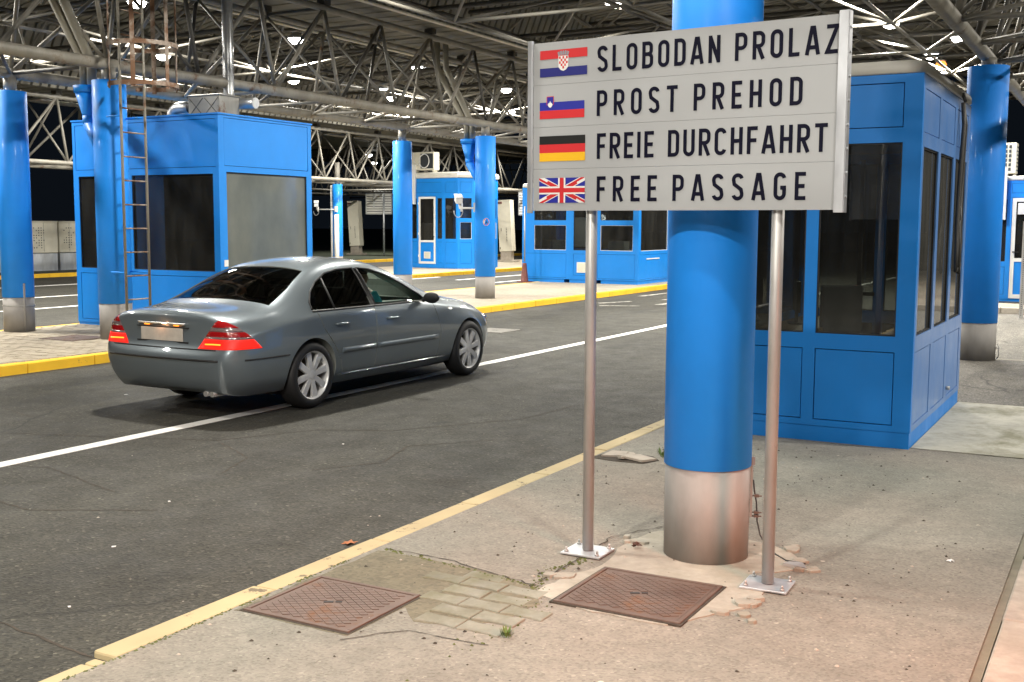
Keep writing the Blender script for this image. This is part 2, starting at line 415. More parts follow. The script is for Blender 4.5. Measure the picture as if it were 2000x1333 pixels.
# ------------------------------------------------------------------ near pavement details
def manhole(name, x0, y0, x1, y1, z, label, seed=0, mat=None, rot=0):
    r = thing(name, label, 'manhole cover', ((x0+x1)/2, (y0+y1)/2, z), rot, 'cast iron covers in the paving')
    w = (x1-x0)/2; h = (y1-y0)/2
    m = MB(); m.prism([(-w-.014,-h-.010),(w+.010,-h-.016),(w+.016,h+.010),(-w-.008,h+.014)], -.012, .0015); m.build('dirt_joint', M_soil, r)
    m = MB(); f = .022
    for a, b in (((-w, -h), (w, -h+f)), ((-w, h-f), (w, h)), ((-w, -h+f), (-w+f, h-f)), ((w-f, -h+f), (w, h-f))): m.box((a[0], a[1], -.01), (b[0], b[1], .008))
    m.build('cover_frame', mat or M_iron, r, bevel=.003)
    m = MB(); m.box((-w+f+.004, -h+f+.004, -.01), (w-f-.004, h-f-.004, .004)); m.mi = 0
    iw = w-f-.012; ih = h-f-.012; s = .034; q = int(1.6*max(iw, ih)/s)
    for i in range(-q, q):
        for j in range(-q, q):
            cx = (i-j)*s*.92; cy = (i+j)*s*.62
            if abs(cx) > iw-.022 or abs(cy) > ih-.016 or (abs(cx) < .05 and abs(cy) < .03): continue
            d1, d2 = .40*s*2, .40*s*1.35
            m.prism([(cx-d1, cy), (cx, cy-d2), (cx+d1, cy), (cx, cy+d2)], .003, .0068)
    m.build('lid', mat or M_iron, r)
    m = MB(); T = Matrix.Rotation(.5, 4, 'Z'); m.box((-.045, -.008, .0042), (.0, .008, .007), T); m.box((.01, -.005, .0042), (.04, .008, .0072), T); m.build('lifting_slot', M_black, r)
    return r
manhole('manhole_cover', -3.50, 3.80, -2.90, 4.37, NZ+.002, 'rusty brown square cast iron cover beside the pale yellow kerb')
manhole('manhole_cover', -2.31, 4.60, -1.68, 5.20, NZ+.007, 'dusty square cast iron cover at the foot of the big blue column')
manhole('manhole_cover', -13.75, 10.85, -13.05, 11.5, LZ+.008, 'distant square iron cover on the block paved island by the ladder')
manhole('manhole_cover', -9.75, 16.2, -9.15, 16.9, .001, 'pale square cover set in the asphalt ahead of the car', mat=simple('worn_cover', (.22,.21,.19), .8))
# old paving stones strip between the covers
m = MB(); rr = random.Random(3)
rows = [(4.14, -2.75, -2.34), (4.27, -2.86, -2.34), (4.40, -2.90, -2.38), (4.53, -2.96, -2.44), (4.66, -3.05, -2.52), (4.79, -3.0, -2.7)]
for i, (y, xa, xb) in enumerate(rows):
    x = xa + (.11 if i % 2 else 0)
    while x < xb:
        if rr.random() < .90 and (x > -2.92 or y > 4.42):
            zz = NZ + .004 + rr.uniform(-.002, .007); hw = .108; o_ = rr.uniform(-.005, .005)
            P = [(-hw, -.06), (-.05, -.048), (.05, -.048), (hw, -.06), (hw, .06), (.05, .048), (-.05, .048), (-hw, .06)]
            m.prism([(x+.11+a, y+b+o_) for a, b in P], NZ-.02, zz)
        x += .222
struct(m.build('paving_stones', M_pavers, bevel=.006))
def patch(name, pts, z, mat, jag=0, seed=1):
    rr = random.Random(seed); out = []
    for i in range(len(pts)):
        a = Vector(pts[i]); b = Vector(pts[(i+1) % len(pts)]); n = max(1, int((b-a).length/.07)) if jag else 1
        for k in range(n):
            p = a.lerp(b, k/n); out.append((p.x + rr.uniform(-jag, jag), p.y + rr.uniform(-jag, jag)))
    m = MB(); m.prism(out, z-.02, z); return m.build(name, mat)
struct(patch('soil_bed', [(-3.53, 3.79), (-3.52, 4.9), (-2.95, 4.88), (-2.50, 4.78), (-2.36, 4.56), (-2.38, 4.28), (-2.5, 4.12), (-2.75, 4.06), (-2.88, 4.2), (-2.88, 3.78)], NZ+.0015, mk_pave('gritty_soil', (.15,.135,.095), 55), .012, 4))
struct(patch('concrete_collar', [(-2.44, 4.66), (-2.44, 4.95), (-2.34, 5.25), (-2.40, 5.65), (-2.34, 6.02), (-2.1, 6.14), (-1.75, 6.08), (-1.56, 5.98), (-1.40, 5.76), (-1.47, 5.62), (-1.62, 5.52), (-1.60, 5.30), (-1.48, 5.22), (-1.50, 4.98), (-1.58, 4.86), (-1.66, 4.66), (-1.72, 4.57), (-2.1, 4.57)], NZ+.005, mk_concrete('broken_concrete', (.37,.335,.28), .25), .014, 9))
m = MB(); rr = random.Random(31)
for (cx, cy, n) in ((-1.50, 5.05, 5), (-1.50, 4.82, 4), (-1.45, 5.72, 6), (-1.55, 5.95, 3), (-2.42, 5.0, 3), (-2.40, 5.72, 3)):
    for k in range(n):
        x = cx+rr.gauss(0, .05); y = cy+rr.gauss(0, .06); s = rr.uniform(.02, .06); q = rr.randint(5, 7)
        T = Matrix.Translation((x, y, NZ+.006)) @ Matrix.Rotation(rr.uniform(-.06, .06), 4, 'X') @ Matrix.Rotation(rr.uniform(-.06, .06), 4, 'Y')
        m.prism([(s*rr.uniform(.6, 1.2)*math.cos(6.283*i/q), s*rr.uniform(.6, 1.2)*math.sin(6.283*i/q)) for i in range(q)], -.01, .008+rr.uniform(0, .006), lambda u, v, w_: T @ Vector((u, v, w_)))
struct(m.build('concrete_rubble', mk_concrete('rubble', (.33,.30,.25), .2), bevel=.003))
# moss along kerb and cracks
m = MB(); rr = random.Random(11)
def tuft(x, y, r, z=NZ):
    n = 6; v = [m.bm.verts.new((x + r*rr.uniform(.6, 1.2)*math.cos(2*math.pi*i/n), y + r*rr.uniform(.6, 1.2)*math.sin(2*math.pi*i/n), z-.002)) for i in range(n)]
    c = m.bm.verts.new((x, y, z + r*rr.uniform(.3, .6)))
    for i in range(n): m._f([v[i], v[(i+1) % n], c], True)
for k in range(210):
    y = 2.6 + 2.1*rr.random(); tuft(-3.553 + rr.gauss(0, .006), y, rr.uniform(.004, .013))
for k in range(120):
    tt = rr.random(); tuft(-3.50 + 1.1*tt + rr.gauss(0, .008), 4.93 - .17*tt + rr.gauss(0, .012), rr.uniform(.004, .014), NZ+.002)
for k in range(110):
    tt = rr.random(); tuft(-2.52 + .04*math.sin(tt*9) + rr.gauss(0, .02), 4.62 + .75*tt, rr.uniform(.004, .012), NZ+.003)
for k in range(80):
    tuft(-2.36 + rr.gauss(0, .05), 4.25 + rr.gauss(0, .2), rr.uniform(.003, .009), NZ+.003)
mo = m.build('moss', M_moss); mo['kind'] = 'stuff'
# dark crack lines (real shallow strips of dirt) 
m = MB(); rr = random.Random(5)
def crack(pts, w, z):
    P = []
    for a, b in zip(pts, pts[1:]):
        n = max(2, int(((b[0]-a[0])**2+(b[1]-a[1])**2)**.5/.05))
        for k in range(n): tt = k/n; P.append(Vector((a[0]+(b[0]-a[0])*tt+rr.gauss(0, .006), a[1]+(b[1]-a[1])*tt+rr.gauss(0, .006), z)))
    P.append(Vector((*pts[-1], z)))
    for a, b in zip(P, P[1:]):
        d = (b-a); nn = Vector((-d.y, d.x, 0)); 
        if nn.length < 1e-5: continue
        nn = nn.normalized()*w*rr.uniform(.4, 1.2); m.poly([a-nn, b-nn, b+nn, a+nn])
crack([(-3.5, 4.95), (-3.1, 4.93), (-2.7, 4.82), (-2.45, 4.78)], .005, NZ+.0035)
crack([(-2.51, 4.75), (-2.5, 5.2), (-2.52, 5.75), (-2.33, 6.15)], .004, NZ+.0065)
crack([(-2.88, 3.73), (-2.7, 3.96), (-2.3, 3.98)], .003, NZ+.0035)
crack([(-3.0, 9.3), (-.5, 9.31)], .004, NZ+.007); crack([(-3.2, 12.06), (-.5, 12.07)], .006, NZ+.0075)
cm_ = m.build('pavement_crack', M_soil); struct(cm_)
m = MB(); rr = random.Random(8)
for path in ([(-8.5, 6.2), (-7.4, 6.6), (-6.6, 6.9), (-6.2, 7.7), (-5.6, 8.0)], [(-6.6, 6.9), (-5.9, 6.5), (-5.7, 6.0)], [(-5.0, 3.35), (-4.4, 3.2), (-3.7, 3.12)], [(-5.6, 8.0), (-4.9, 9.1), (-4.8, 10.2)], [(-5.9, 5.2), (-6.9, 5.5), (-7.7, 5.3)], [(-5.2, 6.4), (-4.9, 6.9), (-5.1, 7.5), (-4.6, 8.1)], [(-7.4, 4.4), (-6.6, 4.7), (-6.0, 4.6), (-5.3, 5.0)], [(-10.6, 6.6), (-9.6, 7.1), (-8.9, 6.9)]):
    crack(path, .008, .0018)
struct(m.build('road_crack', M_soil))
# broken hole with tilted slab fragments
h = thing('broken_drain_cover', 'broken sunken concrete cover with loose fragments by the kerb behind the left sign post', 'drain cover', (-3.3, 7.84, NZ))
m = MB(); m.prism([(-.26,-.14),(-.05,-.17),(.18,-.15),(.24,.02),(.15,.13),(-.1,.16),(-.22,.08)], .0005, .004); m.build('hole', M_soil, h)
m = MB()
for (x, y, a, tx, ty, s) in ((-.12, .02, .3, .25, -.1, .10), (.08, -.02, -.2, -.1, .12, .13), (-.03, .07, .8, .35, .3, .05), (-.02, -.07, 1.3, -.3, .2, .05), (.0, .02, .5, .5, -.2, .045)):
    T = Matrix.Translation((x, y, .016)) @ Matrix.Rotation(a, 4, 'Z') @ Matrix.Rotation(tx*.35, 4, 'X') @ Matrix.Rotation(ty*.35, 4, 'Y')
    m.prism([(-s,-s*.6),(s*.8,-s*.7),(s,s*.5),(-s*.3,s*.7)], -.008, .008, lambda u, v, w: T @ Vector((u, v, w)))
m.build('slab_fragment', M_conckerb, h)
gr = MB(); rr = random.Random(21)
for k in range(420):
    x = rr.uniform(-3.5, -.6); y = rr.uniform(3.2, 9.0); s = rr.choice((.004, .006, .008, .012)); zt = NZ + .001
    if -2.5 < x < -1.5 and 4.5 < y < 6.2: zt = NZ + .006
    n_ = 5; v = [gr.bm.verts.new((x+s*rr.uniform(.5, 1.2)*math.cos(6.283*q/n_), y+s*rr.uniform(.5, 1.2)*math.sin(6.283*q/n_), zt)) for q in range(n_)]; c = gr.bm.verts.new((x, y, zt+s*.6)); gr.mi = 0 if rr.random() < .72 else 1
    for q in range(n_): gr._f([v[q], v[(q+1) % n_], c])
for k in range(170):
    x = rr.uniform(-7.5, -3.8); y = rr.uniform(3.2, 12); s = rr.choice((.005, .007, .010)); gr.mi = 1 if rr.random() < .12 else 3
    n_ = 5; v = [gr.bm.verts.new((x+s*rr.uniform(.5, 1.2)*math.cos(6.283*q/n_), y+s*rr.uniform(.5, 1.2)*math.sin(6.283*q/n_), .001)) for q in range(n_)]; c = gr.bm.verts.new((x, y, .001+s*.6))
    for q in range(n_): gr._f([v[q], v[(q+1) % n_], c])
gr_ = gr.build('grit', [M_soil, M_conckerb, M_wt, simple('stone_chip', (.13,.12,.10), .9)]); gr_['kind'] = 'stuff'
def weed(x, y, z, n, hgt, label):
    r = thing('weed', label, 'plant', (x, y, z)); m = MB(); rr = random.Random(int(x*100))
    for k in range(n):
        a = rr.uniform(0, 6.28); L = hgt*rr.uniform(.5, 1); q = Vector((math.cos(a), math.sin(a), 0)); bx = q*rr.uniform(0, .02)
        top = bx + q*L*.5 + Vector((0, 0, L)); sd = Vector((-q.y, q.x, 0))*L*.13; md = bx + q*L*.3 + Vector((0,0,L*.6))
        m.poly([bx, md-sd, top, md+sd])
    m.build('leaves', M_leafg, r); m = MB(); m.tube((0,0,0), (0,0,hgt*.5), .002, 5); m.build('stem', M_leafg, r); return r
weed(-3.08, 7.98, NZ, 9, .09, 'small green weed sprouting from the broken cover')
weed(-2.28, 4.10, NZ, 26, .05, 'low yellowish weed growing in the paving joint near the front edge')
def leaf(x, y, z, s, mat, label, rz, lift=.006):
    m = MB(); P = [(0,-1),(.25,-.4),(.8,-.55),(.55,0),(1,.35),(.35,.4),(0,1),(-.3,.45),(-.9,.4),(-.5,0),(-.85,-.5),(-.25,-.4)]
    T = Matrix.Rotation(rz, 4, 'Z'); rr = random.Random(int(s*1e4)); c = m.bm.verts.new((0, 0, lift))
    v = [m.bm.verts.new(T @ Vector((a*s, b*s, rr.uniform(.001, lift*2)))) for a, b in P]
    for i in range(len(v)): m._f([v[i], v[(i+1) % len(v)], c])
    o = m.build('fallen_leaf', mat); o.location = (x, y, z); tag(o, label, 'leaf'); return o
leaf(-3.80, 5.0, .002, .05, M_leafo, 'orange maple leaf lying on the asphalt against the pale yellow kerb', .4)
leaf(-2.30, 5.6, NZ+.007, .035, simple('brown_leaf', (.07,.03,.02), .8), 'curled dark brown leaf on the concrete left of the big column', 1.2, .018)
leaf(-.77, 6.23, NZ, .026, M_wt, 'pale dry leaf lying on the pinkish pavement at right', 2.2)
leaf(-3.0, 8.9, NZ, .02, M_leafo, 'tiny dry leaf on the pavement behind the broken cover', 2.9)
for (x, y, s) in ((-4.9, 4.3, .014), (-5.4, 5.2, .012), (-4.3, 3.5, .010), (-5.6, 7.3, .012), (-9.2, 8.3, .02), (-9.6, 9.2, .015)):
    m = MB(); m.prism([(-s, -s*.5), (s*.7, -s*.7), (s, s*.4), (-s*.4, s*.7)], .0005, .004); o = m.build('litter_scrap', M_wt); o.location = (x, y, 0); o.rotation_euler = (0, 0, x*3)
    tag(o, 'tiny white paper scrap lying on the dark asphalt', 'litter', 'white scraps on the asphalt')

# ================================================================== SIGN
sign = thing('information_sign', 'large white four-language free passage sign with four flags on two steel posts', 'sign', (-2.03, 5.335, 0), R_(-4.5))
SX0, SX1, SZ0, SZ1 = -.815, .815, 1.872, 2.750
m = MB(); hh = (SZ1-SZ0)/4
for i in range(4): m.box((SX0, -.012, SZ0+hh*i+.0006), (SX1, .008, SZ0+hh*(i+1)-.0006))
m.build('board', M_signw, sign)
for s, hw_ in ((-1, .013), (1, .022)):
    m = MB(); x = s*(.8165+hw_)
    m.box((x-hw_, -.03, SZ0-.012), (x+hw_, -.024, SZ1+.012)); m.box((x+s*hw_-.003, -.024, SZ0-.012), (x+s*hw_+.003, .02, SZ1+.012))
    m.box((x-s*hw_-.002, -.024, SZ0-.012), (x-s*hw_+.002, -.0135, SZ1+.012))
    rail = m.build('edge_rail', M_alu, sign, bevel=.0015)
    for k in range(8):
        m = MB(); m.tube((x+s*(hw_+.002), -.004, SZ0+.06+k*.108), (x+s*(hw_+.008), -.004, SZ0+.06+k*.108), .007, 8); m.build('rivet', M_galvl, rail)
for px in (-.486, .53):
    m = MB(); m.tube((px, .045, NZ+.02), (px, .045, 2.70), .030, 24); post = m.build('post', M_galv, sign)
    m = MB(); T = Matrix.Translation((px, .045, 0)) @ Matrix.Rotation(.08 if px < 0 else .12, 4, 'Z'); m.box((-.115, -.105, NZ+.006), (.115, .105, NZ+.016), T); m.build('base_plate', M_galvl, post, bevel=.002)
    m = MB()
    for a in (-1, 1):
        for b in (-1, 1):
            c = T @ Vector((a*.09, b*.08, 0)); m.tube((c.x, c.y, NZ+.016), (c.x, c.y, NZ+.026), .012, 6); m.tube((c.x, c.y, NZ+.026), (c.x, c.y, NZ+.042), .006, 8)
    m.build('anchor_bolt', M_galv, post)
    m = MB(); m.box((px-.04, .0085, 1.95), (px+.04, .03, 2.0)); m.box((px-.04, .0085, 2.55), (px+.04, .03, 2.6)); m.build('clamp', M_galv, post)
# lettering: narrow stroke alphabet (unit height, unit stroke positions)
def arc(cx, cy, rx, ry, a0, a1, n=12): return [(cx+rx*math.cos(R_(a0+(a1-a0)*i/n)), cy+ry*math.sin(R_(a0+(a1-a0)*i/n))) for i in range(n+1)]
w = .46; k_ = .065
def dshape(x0, x1, y0, y1, r):   # right-rounded
    return [(x0, y0)] + arc(x1-r, y0+r, r, r, -90, 0, 8) + arc(x1-r, y1-r, r, r, 0, 90, 8) + [(x0, y1)]
L_, R2, B_, T_ = k_, w-k_, k_, 1-k_; mid = .5
def orr(): r = (R2-L_)/2; return arc(L_+r, B_+r, r, r, 180, 360, 14) + arc(L_+r, T_-r, r, r, 0, 180, 14)
rr_ = (R2-L_)/2
GL = {
 'I': (.13, [([(k_, 0), (k_, 1)], 0)]),
 'L': (.40, [([(L_, 1), (L_, B_), (.40, B_)], 0)]),
 'O': (w, [(orr(), 1)]),
 'D': (w, [(dshape(L_, R2, B_, T_, .16), 1)]),
 'B': (w, [(dshape(L_, R2-.02, .53, T_, .13), 1), (dshape(L_, R2, B_, .53, .15), 1)]),
 'P': (w, [([(L_, 0), (L_, .2)], 0), (dshape(L_, R2, .45, T_, .16), 1), ([(L_, 0), (L_, .45)], 0)]),
 'R': (w, [([(L_, 0), (L_, .48)], 0), (dshape(L_, R2, .47, T_, .16), 1), ([(L_+.14, .47), (R2+.005, 0)], 0)]),
 'S': (w, [(arc(L_+rr_, T_-rr_*.95, rr_, rr_*.95, 12, 180, 14) + [(L_, T_-rr_*1.1), (L_+.03, .60), (R2-.03, .40), (R2, B_+rr_*1.1)] + arc(L_+rr_, B_+rr_*.95, rr_, rr_*.95, 0, -168, 14), 0)]),
 'A': (.50, [([(.045, 0), (.215, .938), (.285, .938), (.455, 0)], 0), ([(.12, .26), (.38, .26)], 0)]),
 'N': (w, [([(L_, 0), (L_, 1)], 0), ([(R2, 0), (R2, 1)], 0), ([(L_, .95), (R2, .05)], 0)]),
 'Z': (.46, [([(.03, T_), (.40, T_), (.06, B_), (.44, B_)], 0)]),
 'T': (.46, [([(0, T_), (.46, T_)], 0), ([(.23, 0), (.23, T_)], 0)]),
 'E': (.40, [([(.40, T_), (L_, T_), (L_, B_), (.40, B_)], 0), ([(L_, mid), (.36, mid)], 0)]),
 'F': (.40, [([(.40, T_), (L_, T_), (L_, 0)], 0), ([(L_, mid), (.36, mid)], 0)]),
 'H': (w, [([(L_, 0), (L_, 1)], 0), ([(R2, 0), (R2, 1)], 0), ([(L_, mid), (R2, mid)], 0)]),
 'U': (w, [([(L_, 1)] + arc(L_+rr_, B_+rr_, rr_, rr_, 180, 360, 14) + [(R2, 1)], 0)]),
 'C': (w, [(arc(L_+rr_, T_-rr_, rr_, rr_, 10, 180, 14) + arc(L_+rr_, B_+rr_, rr_, rr_, 180, 350, 14), 0)]),
 'G': (w, [(arc(L_+rr_, T_-rr_, rr_, rr_, 10, 180, 14) + arc(L_+rr_, B_+rr_, rr_, rr_, 180, 360, 14) + [(R2, .45), (R2-.15, .45)], 0)]),
}
def stroke(m, pts, closed, hw, f):
    n = len(pts); P = [Vector(p) for p in pts]; Lf = []; Rt = []
    for i in range(n):
        a = P[i-1] if (i > 0 or closed) else None; b = P[(i+1) % n] if (i < n-1 or closed) else None
        d1 = (P[i]-a).normalized() if a is not None and (P[i]-a).length > 1e-6 else None; d2 = (b-P[i]).normalized() if b is not None and (b-P[i]).length > 1e-6 else None
        if d1 is None: d1 = d2
        if d2 is None: d2 = d1
        n1 = Vector((-d1.y, d1.x)); n2 = Vector((-d2.y, d2.x)); nn = n1+n2
        if nn.length < 1e-6: nn = n1
        nn.normalize(); s = hw/max(.35, nn.dot(n1)); Lf.append(P[i]+nn*s); Rt.append(P[i]-nn*s)
    for i in range(n if closed else n-1):
        j = (i+1) % n; m.poly([f(*Rt[i]), f(*Rt[j]), f(*Lf[j]), f(*Lf[i])])
def text_line(txt, x0, x1, z0, h, space):
    adv = 0; seq = []
    gaps = 0
    for ch in txt:
        if ch == ' ': adv += 1.0; seq.append((' ', 0)); continue
        seq.append((ch, adv)); adv += GL[ch][0]; gaps += 1
    # solve letter gap so the run fills x1-x0
    W_ = sum(GL[c][0] for c in txt if c != ' '); ns = txt.count(' '); nl = len(txt) - ns
    tot = (x1-x0)/h; gap = (tot - W_ - ns*space)/(nl-1-ns) if nl > 1 else 0
    m = MB(); x = 0; lay = 0
    for i, ch in enumerate(txt):
        if ch == ' ': x += space - gap; continue
        wd, st = GL[ch]; m = MB()
        for pts, cl in st:
            lay += 1; yy = -.0135 - .00012*(lay % 4)
            stroke(m, pts, cl, .072, lambda a, b: ((x0 + (x+a)*h), yy, z0 + b*h))
        m.build('letter', M_ink, sign, norm=False); x += wd + gap
    return
from math import tan
TX0 = -.452
text_line('SLOBODAN PROLAZ', -.430, .812, 2.577, .129, .59)
text_line('PROST PREHOD', -.430, .651, 2.355, .128, .68)
text_line('FREIE DURCHFAHRT', -.427, .775, 2.137, .129, .61)
text_line('FREE PASSAGE', -.425, .680, 1.919, .128, .68)
# flags
def rect(m, x0, z0, x1, z1, y): m.poly([(x0, y, z0), (x1, y, z0), (x1, y, z1), (x0, y, z1)])
FX = -.776
def flag(z0, w_, h_, stripes, nm='flag'):
    r = None
    n = len(stripes)
    for i, mt in enumerate(stripes):
        if mt is None: continue
        m = MB(); rect(m, FX, z0 + h_*(n-1-i)/n, FX+w_, z0 + h_*(n-i)/n, -.0135)
        if r is None: r = m.build(nm, mt, sign, norm=False)
        else: m.build('stripe', mt, r, norm=False)
    return r
ZF = [2.571, 2.355, 2.132, 1.914]
f1 = flag(ZF[0], .286, .137, [M_red, None, M_navy])
m = MB(); cx = FX+.143; cz = ZF[0]+.066
for i in range(5):
    for j in range(5):
        sx = .0105; x = cx-.02625+i*sx; z = cz+.035-j*.0125; a = .0 if j < 3 else (.004 if j == 3 else .011)
        if j == 4 and i in (0, 4): continue
        m.mi = 0 if (i+j) % 2 == 0 else 1; rect(m, x, z-.0125, x+sx, z, -.0142)
m.build('shield', [M_red, M_wt], f1, norm=False)
m = MB(); m.mi = 1; m.poly([(cx-.030, -.0139, cz+.038), (cx-.030, -.0139, cz-.018), (cx-.016, -.0139, cz-.034), (cx, -.0139, cz-.040), (cx+.016, -.0139, cz-.034), (cx+.030, -.0139, cz-.018), (cx+.030, -.0139, cz+.038)])
m.mi = 0
for i in range(5):
    a = -.030 + i*.012; z = cz+.038 + (.004 if i in (1,2,3) else 0); m.poly([(cx+a, -.0143, z), (cx+a+.011, -.0143, z), (cx+a+.014*(i-2)*.2+.012, -.0143, z+.018), (cx+a+.0055, -.0143, z+.024), (cx+a+.014*(i-2)*.2, -.0143, z+.018)])
m.build('crown', [M_silver, M_wt], f1, norm=False)
f2 = flag(ZF[1]-.001, .272, .129, [None, M_navy2, M_red])
m = MB(); cx = FX+.065; cz = ZF[1]+.082; m.mi = 0
m.poly([(cx-.019, -.0142, cz+.030), (cx-.019, -.0142, cz-.008), (cx-.010, -.0142, cz-.024), (cx, -.0142, cz-.030), (cx+.010, -.0142, cz-.024), (cx+.019, -.0142, cz-.008), (cx+.019, -.0142, cz+.030)])
m.mi = 1; m.poly([(cx-.015, -.0146, cz-.010), (cx-.009, -.0146, cz-.021), (cx, -.0146, cz-.026), (cx+.009, -.0146, cz-.021), (cx+.015, -.0146, cz-.010), (cx+.008, -.0146, cz+.001), (cx+.005, -.0146, cz-.003), (cx, -.0146, cz+.010), (cx-.005, -.0146, cz-.003), (cx-.008, -.0146, cz+.001)])
m.mi = 2; rect(m, cx-.022, cz-.012, cx-.019, cz+.033, -.0144); rect(m, cx+.019, cz-.012, cx+.022, cz+.033, -.0144); rect(m, cx-.022, cz+.030, cx+.022, cz+.033, -.0145)
m.build('shield', [M_navy2, M_wt, M_red], f2, norm=False)
f3 = flag(ZF[2], .279, .132, [M_bk, M_red, M_gold])
# union flag
uw, uh = .280, .131; ux, uz = FX, ZF[3]
m = MB(); rect(m, ux, uz, ux+uw, uz+uh, -.0135); f4 = m.build('flag', M_navy2, sign, norm=False)
def clip_band(p, q, hw, off=0):
    # band around the diagonal clipped to the flag rectangle
    import itertools
    d = (Vector(q)-Vector(p)).normalized(); n = Vector((-d.y, d.x)); P = Vector(p)+n*off - d*.1; Q = Vector(q)+n*off + d*.1
    poly = [P-n*hw, Q-n*hw, Q+n*hw, P+n*hw]
    for ax, lim, sg in ((0, ux, 1), (0, ux+uw, -1), (1, uz, 1), (1, uz+uh, -1)):
        out = []
        for i in range(len(poly)):
            a, b = poly[i-1], poly[i]; ia = sg*(a[ax]-lim) >= 0; ib = sg*(b[ax]-lim) >= 0
            if ia != ib: tt = (lim-a[ax])/(b[ax]-a[ax]); out.append(a.lerp(b, tt))
            if ib: out.append(b)
        poly = out
        if not poly: return []
    return poly
c0, c1, c2, c3 = (ux, uz), (ux+uw, uz), (ux+uw, uz+uh), (ux, uz+uh); cc = (ux+uw/2, uz+uh/2)
m = MB()
for p in (c0, c1, c2, c3):
    q = cc; b = clip_band(p, q, .0155); b = [v for v in b]
    m.mi = 0; m.poly([(v.x, -.0138, v.y) for v in clip_band(p, (2*cc[0]-p[0], 2*cc[1]-p[1]), .0145)]) if p in (c0, c1) else None
m.mi = 1
for p, o_ in ((c0, -.005), (c2, -.005), (c1, -.005), (c3, -.005)):
    d = Vector(cc)-Vector(p); b = clip_band(p, cc, .0055, o_); b = [v for v in b if True]
    bb = [(v.x, -.0141, v.y) for v in b]
    if len(bb) > 2: m.poly(bb)
m.mi = 0; rect(m, cc[0]-.022, uz, cc[0]+.022, uz+uh, -.0144); rect(m, ux, cc[1]-.0205, ux+uw, cc[1]+.0205, -.01442)
m.mi = 1; rect(m, cc[0]-.0125, uz, cc[0]+.0125, uz+uh, -.0148); rect(m, ux, cc[1]-.0115, ux+uw, cc[1]+.0115, -.01483)
m.build('cross', [M_wt, M_red], f4, norm=False)

# ================================================================== COLUMNS
def column(x, y, label, z0=NZ, top=3.87, r=.235, collar=.53, funnel=False, extra=None, seam=True):
    c = thing('support_column', label, 'column', (x, y, z0), 0, 'round blue columns carrying the canopy')
    h = top - z0; s = collar - z0
    m = MB(); m.lathe((0,0,0), [(r-.004, s), (r, s+.002), (r, h-.004), (r-.006, h), (r-.03, h)], 64); m.build('blue_sleeve', M_blue, c)
    m = MB(); m.lathe((0,0,0), [(r-.006, 0), (r-.006, s-.001)], 64); m.build('grey_foot', M_sleeve, c)
    m = MB(); m.tube((0, 0, h-.01), (0, 0, 4.03-z0-.05), .095, 20)
    m.build('neck', M_frame, c)
    m = MB()
    for a in range(6):
        t = a*math.pi/3; m.tube((.14*math.cos(t), .14*math.sin(t), h), (.14*math.cos(t), .14*math.sin(t), h+.035), .014, 6)
    m.build('bolt', M_galv, c)
    if funnel:
        m = MB(); f = Matrix.Translation((0,0,0))
        zt = h - .05
        m.lathe((-.42, .0, 0), [(.20, zt-.10), (.205, zt), (.19, zt)], 28)
        m.lathe((-.42, .0, 0), [(.10, zt-.42), (.10, zt-.40), (.185, zt-.10)], 28)
        m.tube((-.42, 0, zt-.42), (-.40, 0, zt-.55), .10, 20); m.tube((-.41, 0, zt-.53), (-.10, 0, zt-1.02), .10, 20)
        m.build('drain_funnel', M_blue, c)
        for dx in (-.07, .08):
            m = MB(); m.path([(-.42+dx, 0, zt-.03), (-.42+dx, 0, zt+.28), (-.46+dx, .0, zt+.40), (-1.1+dx*1.5, -.1, zt+1.6), (-1.12+dx*1.5, -.1, zt+2.4)], .068, 14); m.build('downpipe', M_pipe, c)
    return c
cm = column(-1.95, 5.72, 'near big blue column with brushed grey foot right behind the sign', r=.232)
T = Matrix.Rotation(.30, 4, 'Z')
m = MB(); m.box((.228, -.02, .22), (.240, .02, .50), T); m.box((.2285, -.012, .50), (.25, .012, .545), T); m.build('cable_tray', M_sleeve, cm)
m = MB(); m.path([T @ Vector(p) for p in ((.244,.0,.42),(.25,.0,.36),(.262,-.01,.30),(.268,-.01,.20),(.285,-.03,.13),(.33,-.06,.06),(.42,-.10,.02),(.52,-.12,.014))], .0045, 6); m.build('cable', M_cable, cm)
m = MB()
for z in (.33, .22, .24): m.box((.25, -.022, z), (.275, .006, z+.013), T); m.tube(T @ Vector((.24, -.01, z+.006)), T @ Vector((.29, -.01, z+.006)), .004, 6)
m.build('cable_clamp', M_iron, cm)
m = MB(); m.prism([(.43,-.02),(.56,-.05),(.52,.03),(.46,.05)], .006, .02); m.build('loose_plate', M_galv, cm)
c2 = column(-1.80, 16.12, 'tall blue column behind the right hand booth', r=.255)
m = MB(); m.path([(.27, -.05, .22), (.29, -.06, .2), (.29, -.06, .06), (.27,-.05,.03)], .008, 6); m.path([(.25, -.03, .17), (.30, -.08, .17)], .008, 6); m.build('bracket', M_galv, c2)
cl_ = column(-15.02, 11.50, 'blue column at the left edge of the picture on the block paving', LZ, 3.76, .232, .655)
m = MB(); m.tube((.21, -.06, .0), (.21, -.06, .75), .022, 10); m.build('conduit', M_sleeve, cl_)
m = MB(); m.lathe((0,0,0), [(.236, .40), (.236, .415)], 40, cap=False); m.build('steel_band', M_galv, cl_)
cd_ = column(-12.90, 11.50, 'blue column with drain funnel and rusty ladder in front of the left booth', LZ, 3.80, .235, .64, True)
c4_ = column(-12.93, 22.18, 'blue column with drain funnel and a small round prohibition sticker', LZ, 3.76, .232, .62, True)
m = MB(); a = -.65
def cyl(u, z, r=.234, a0=-.95): return (r*math.cos(a0+u/r), r*math.sin(a0+u/r), z)
ring = []
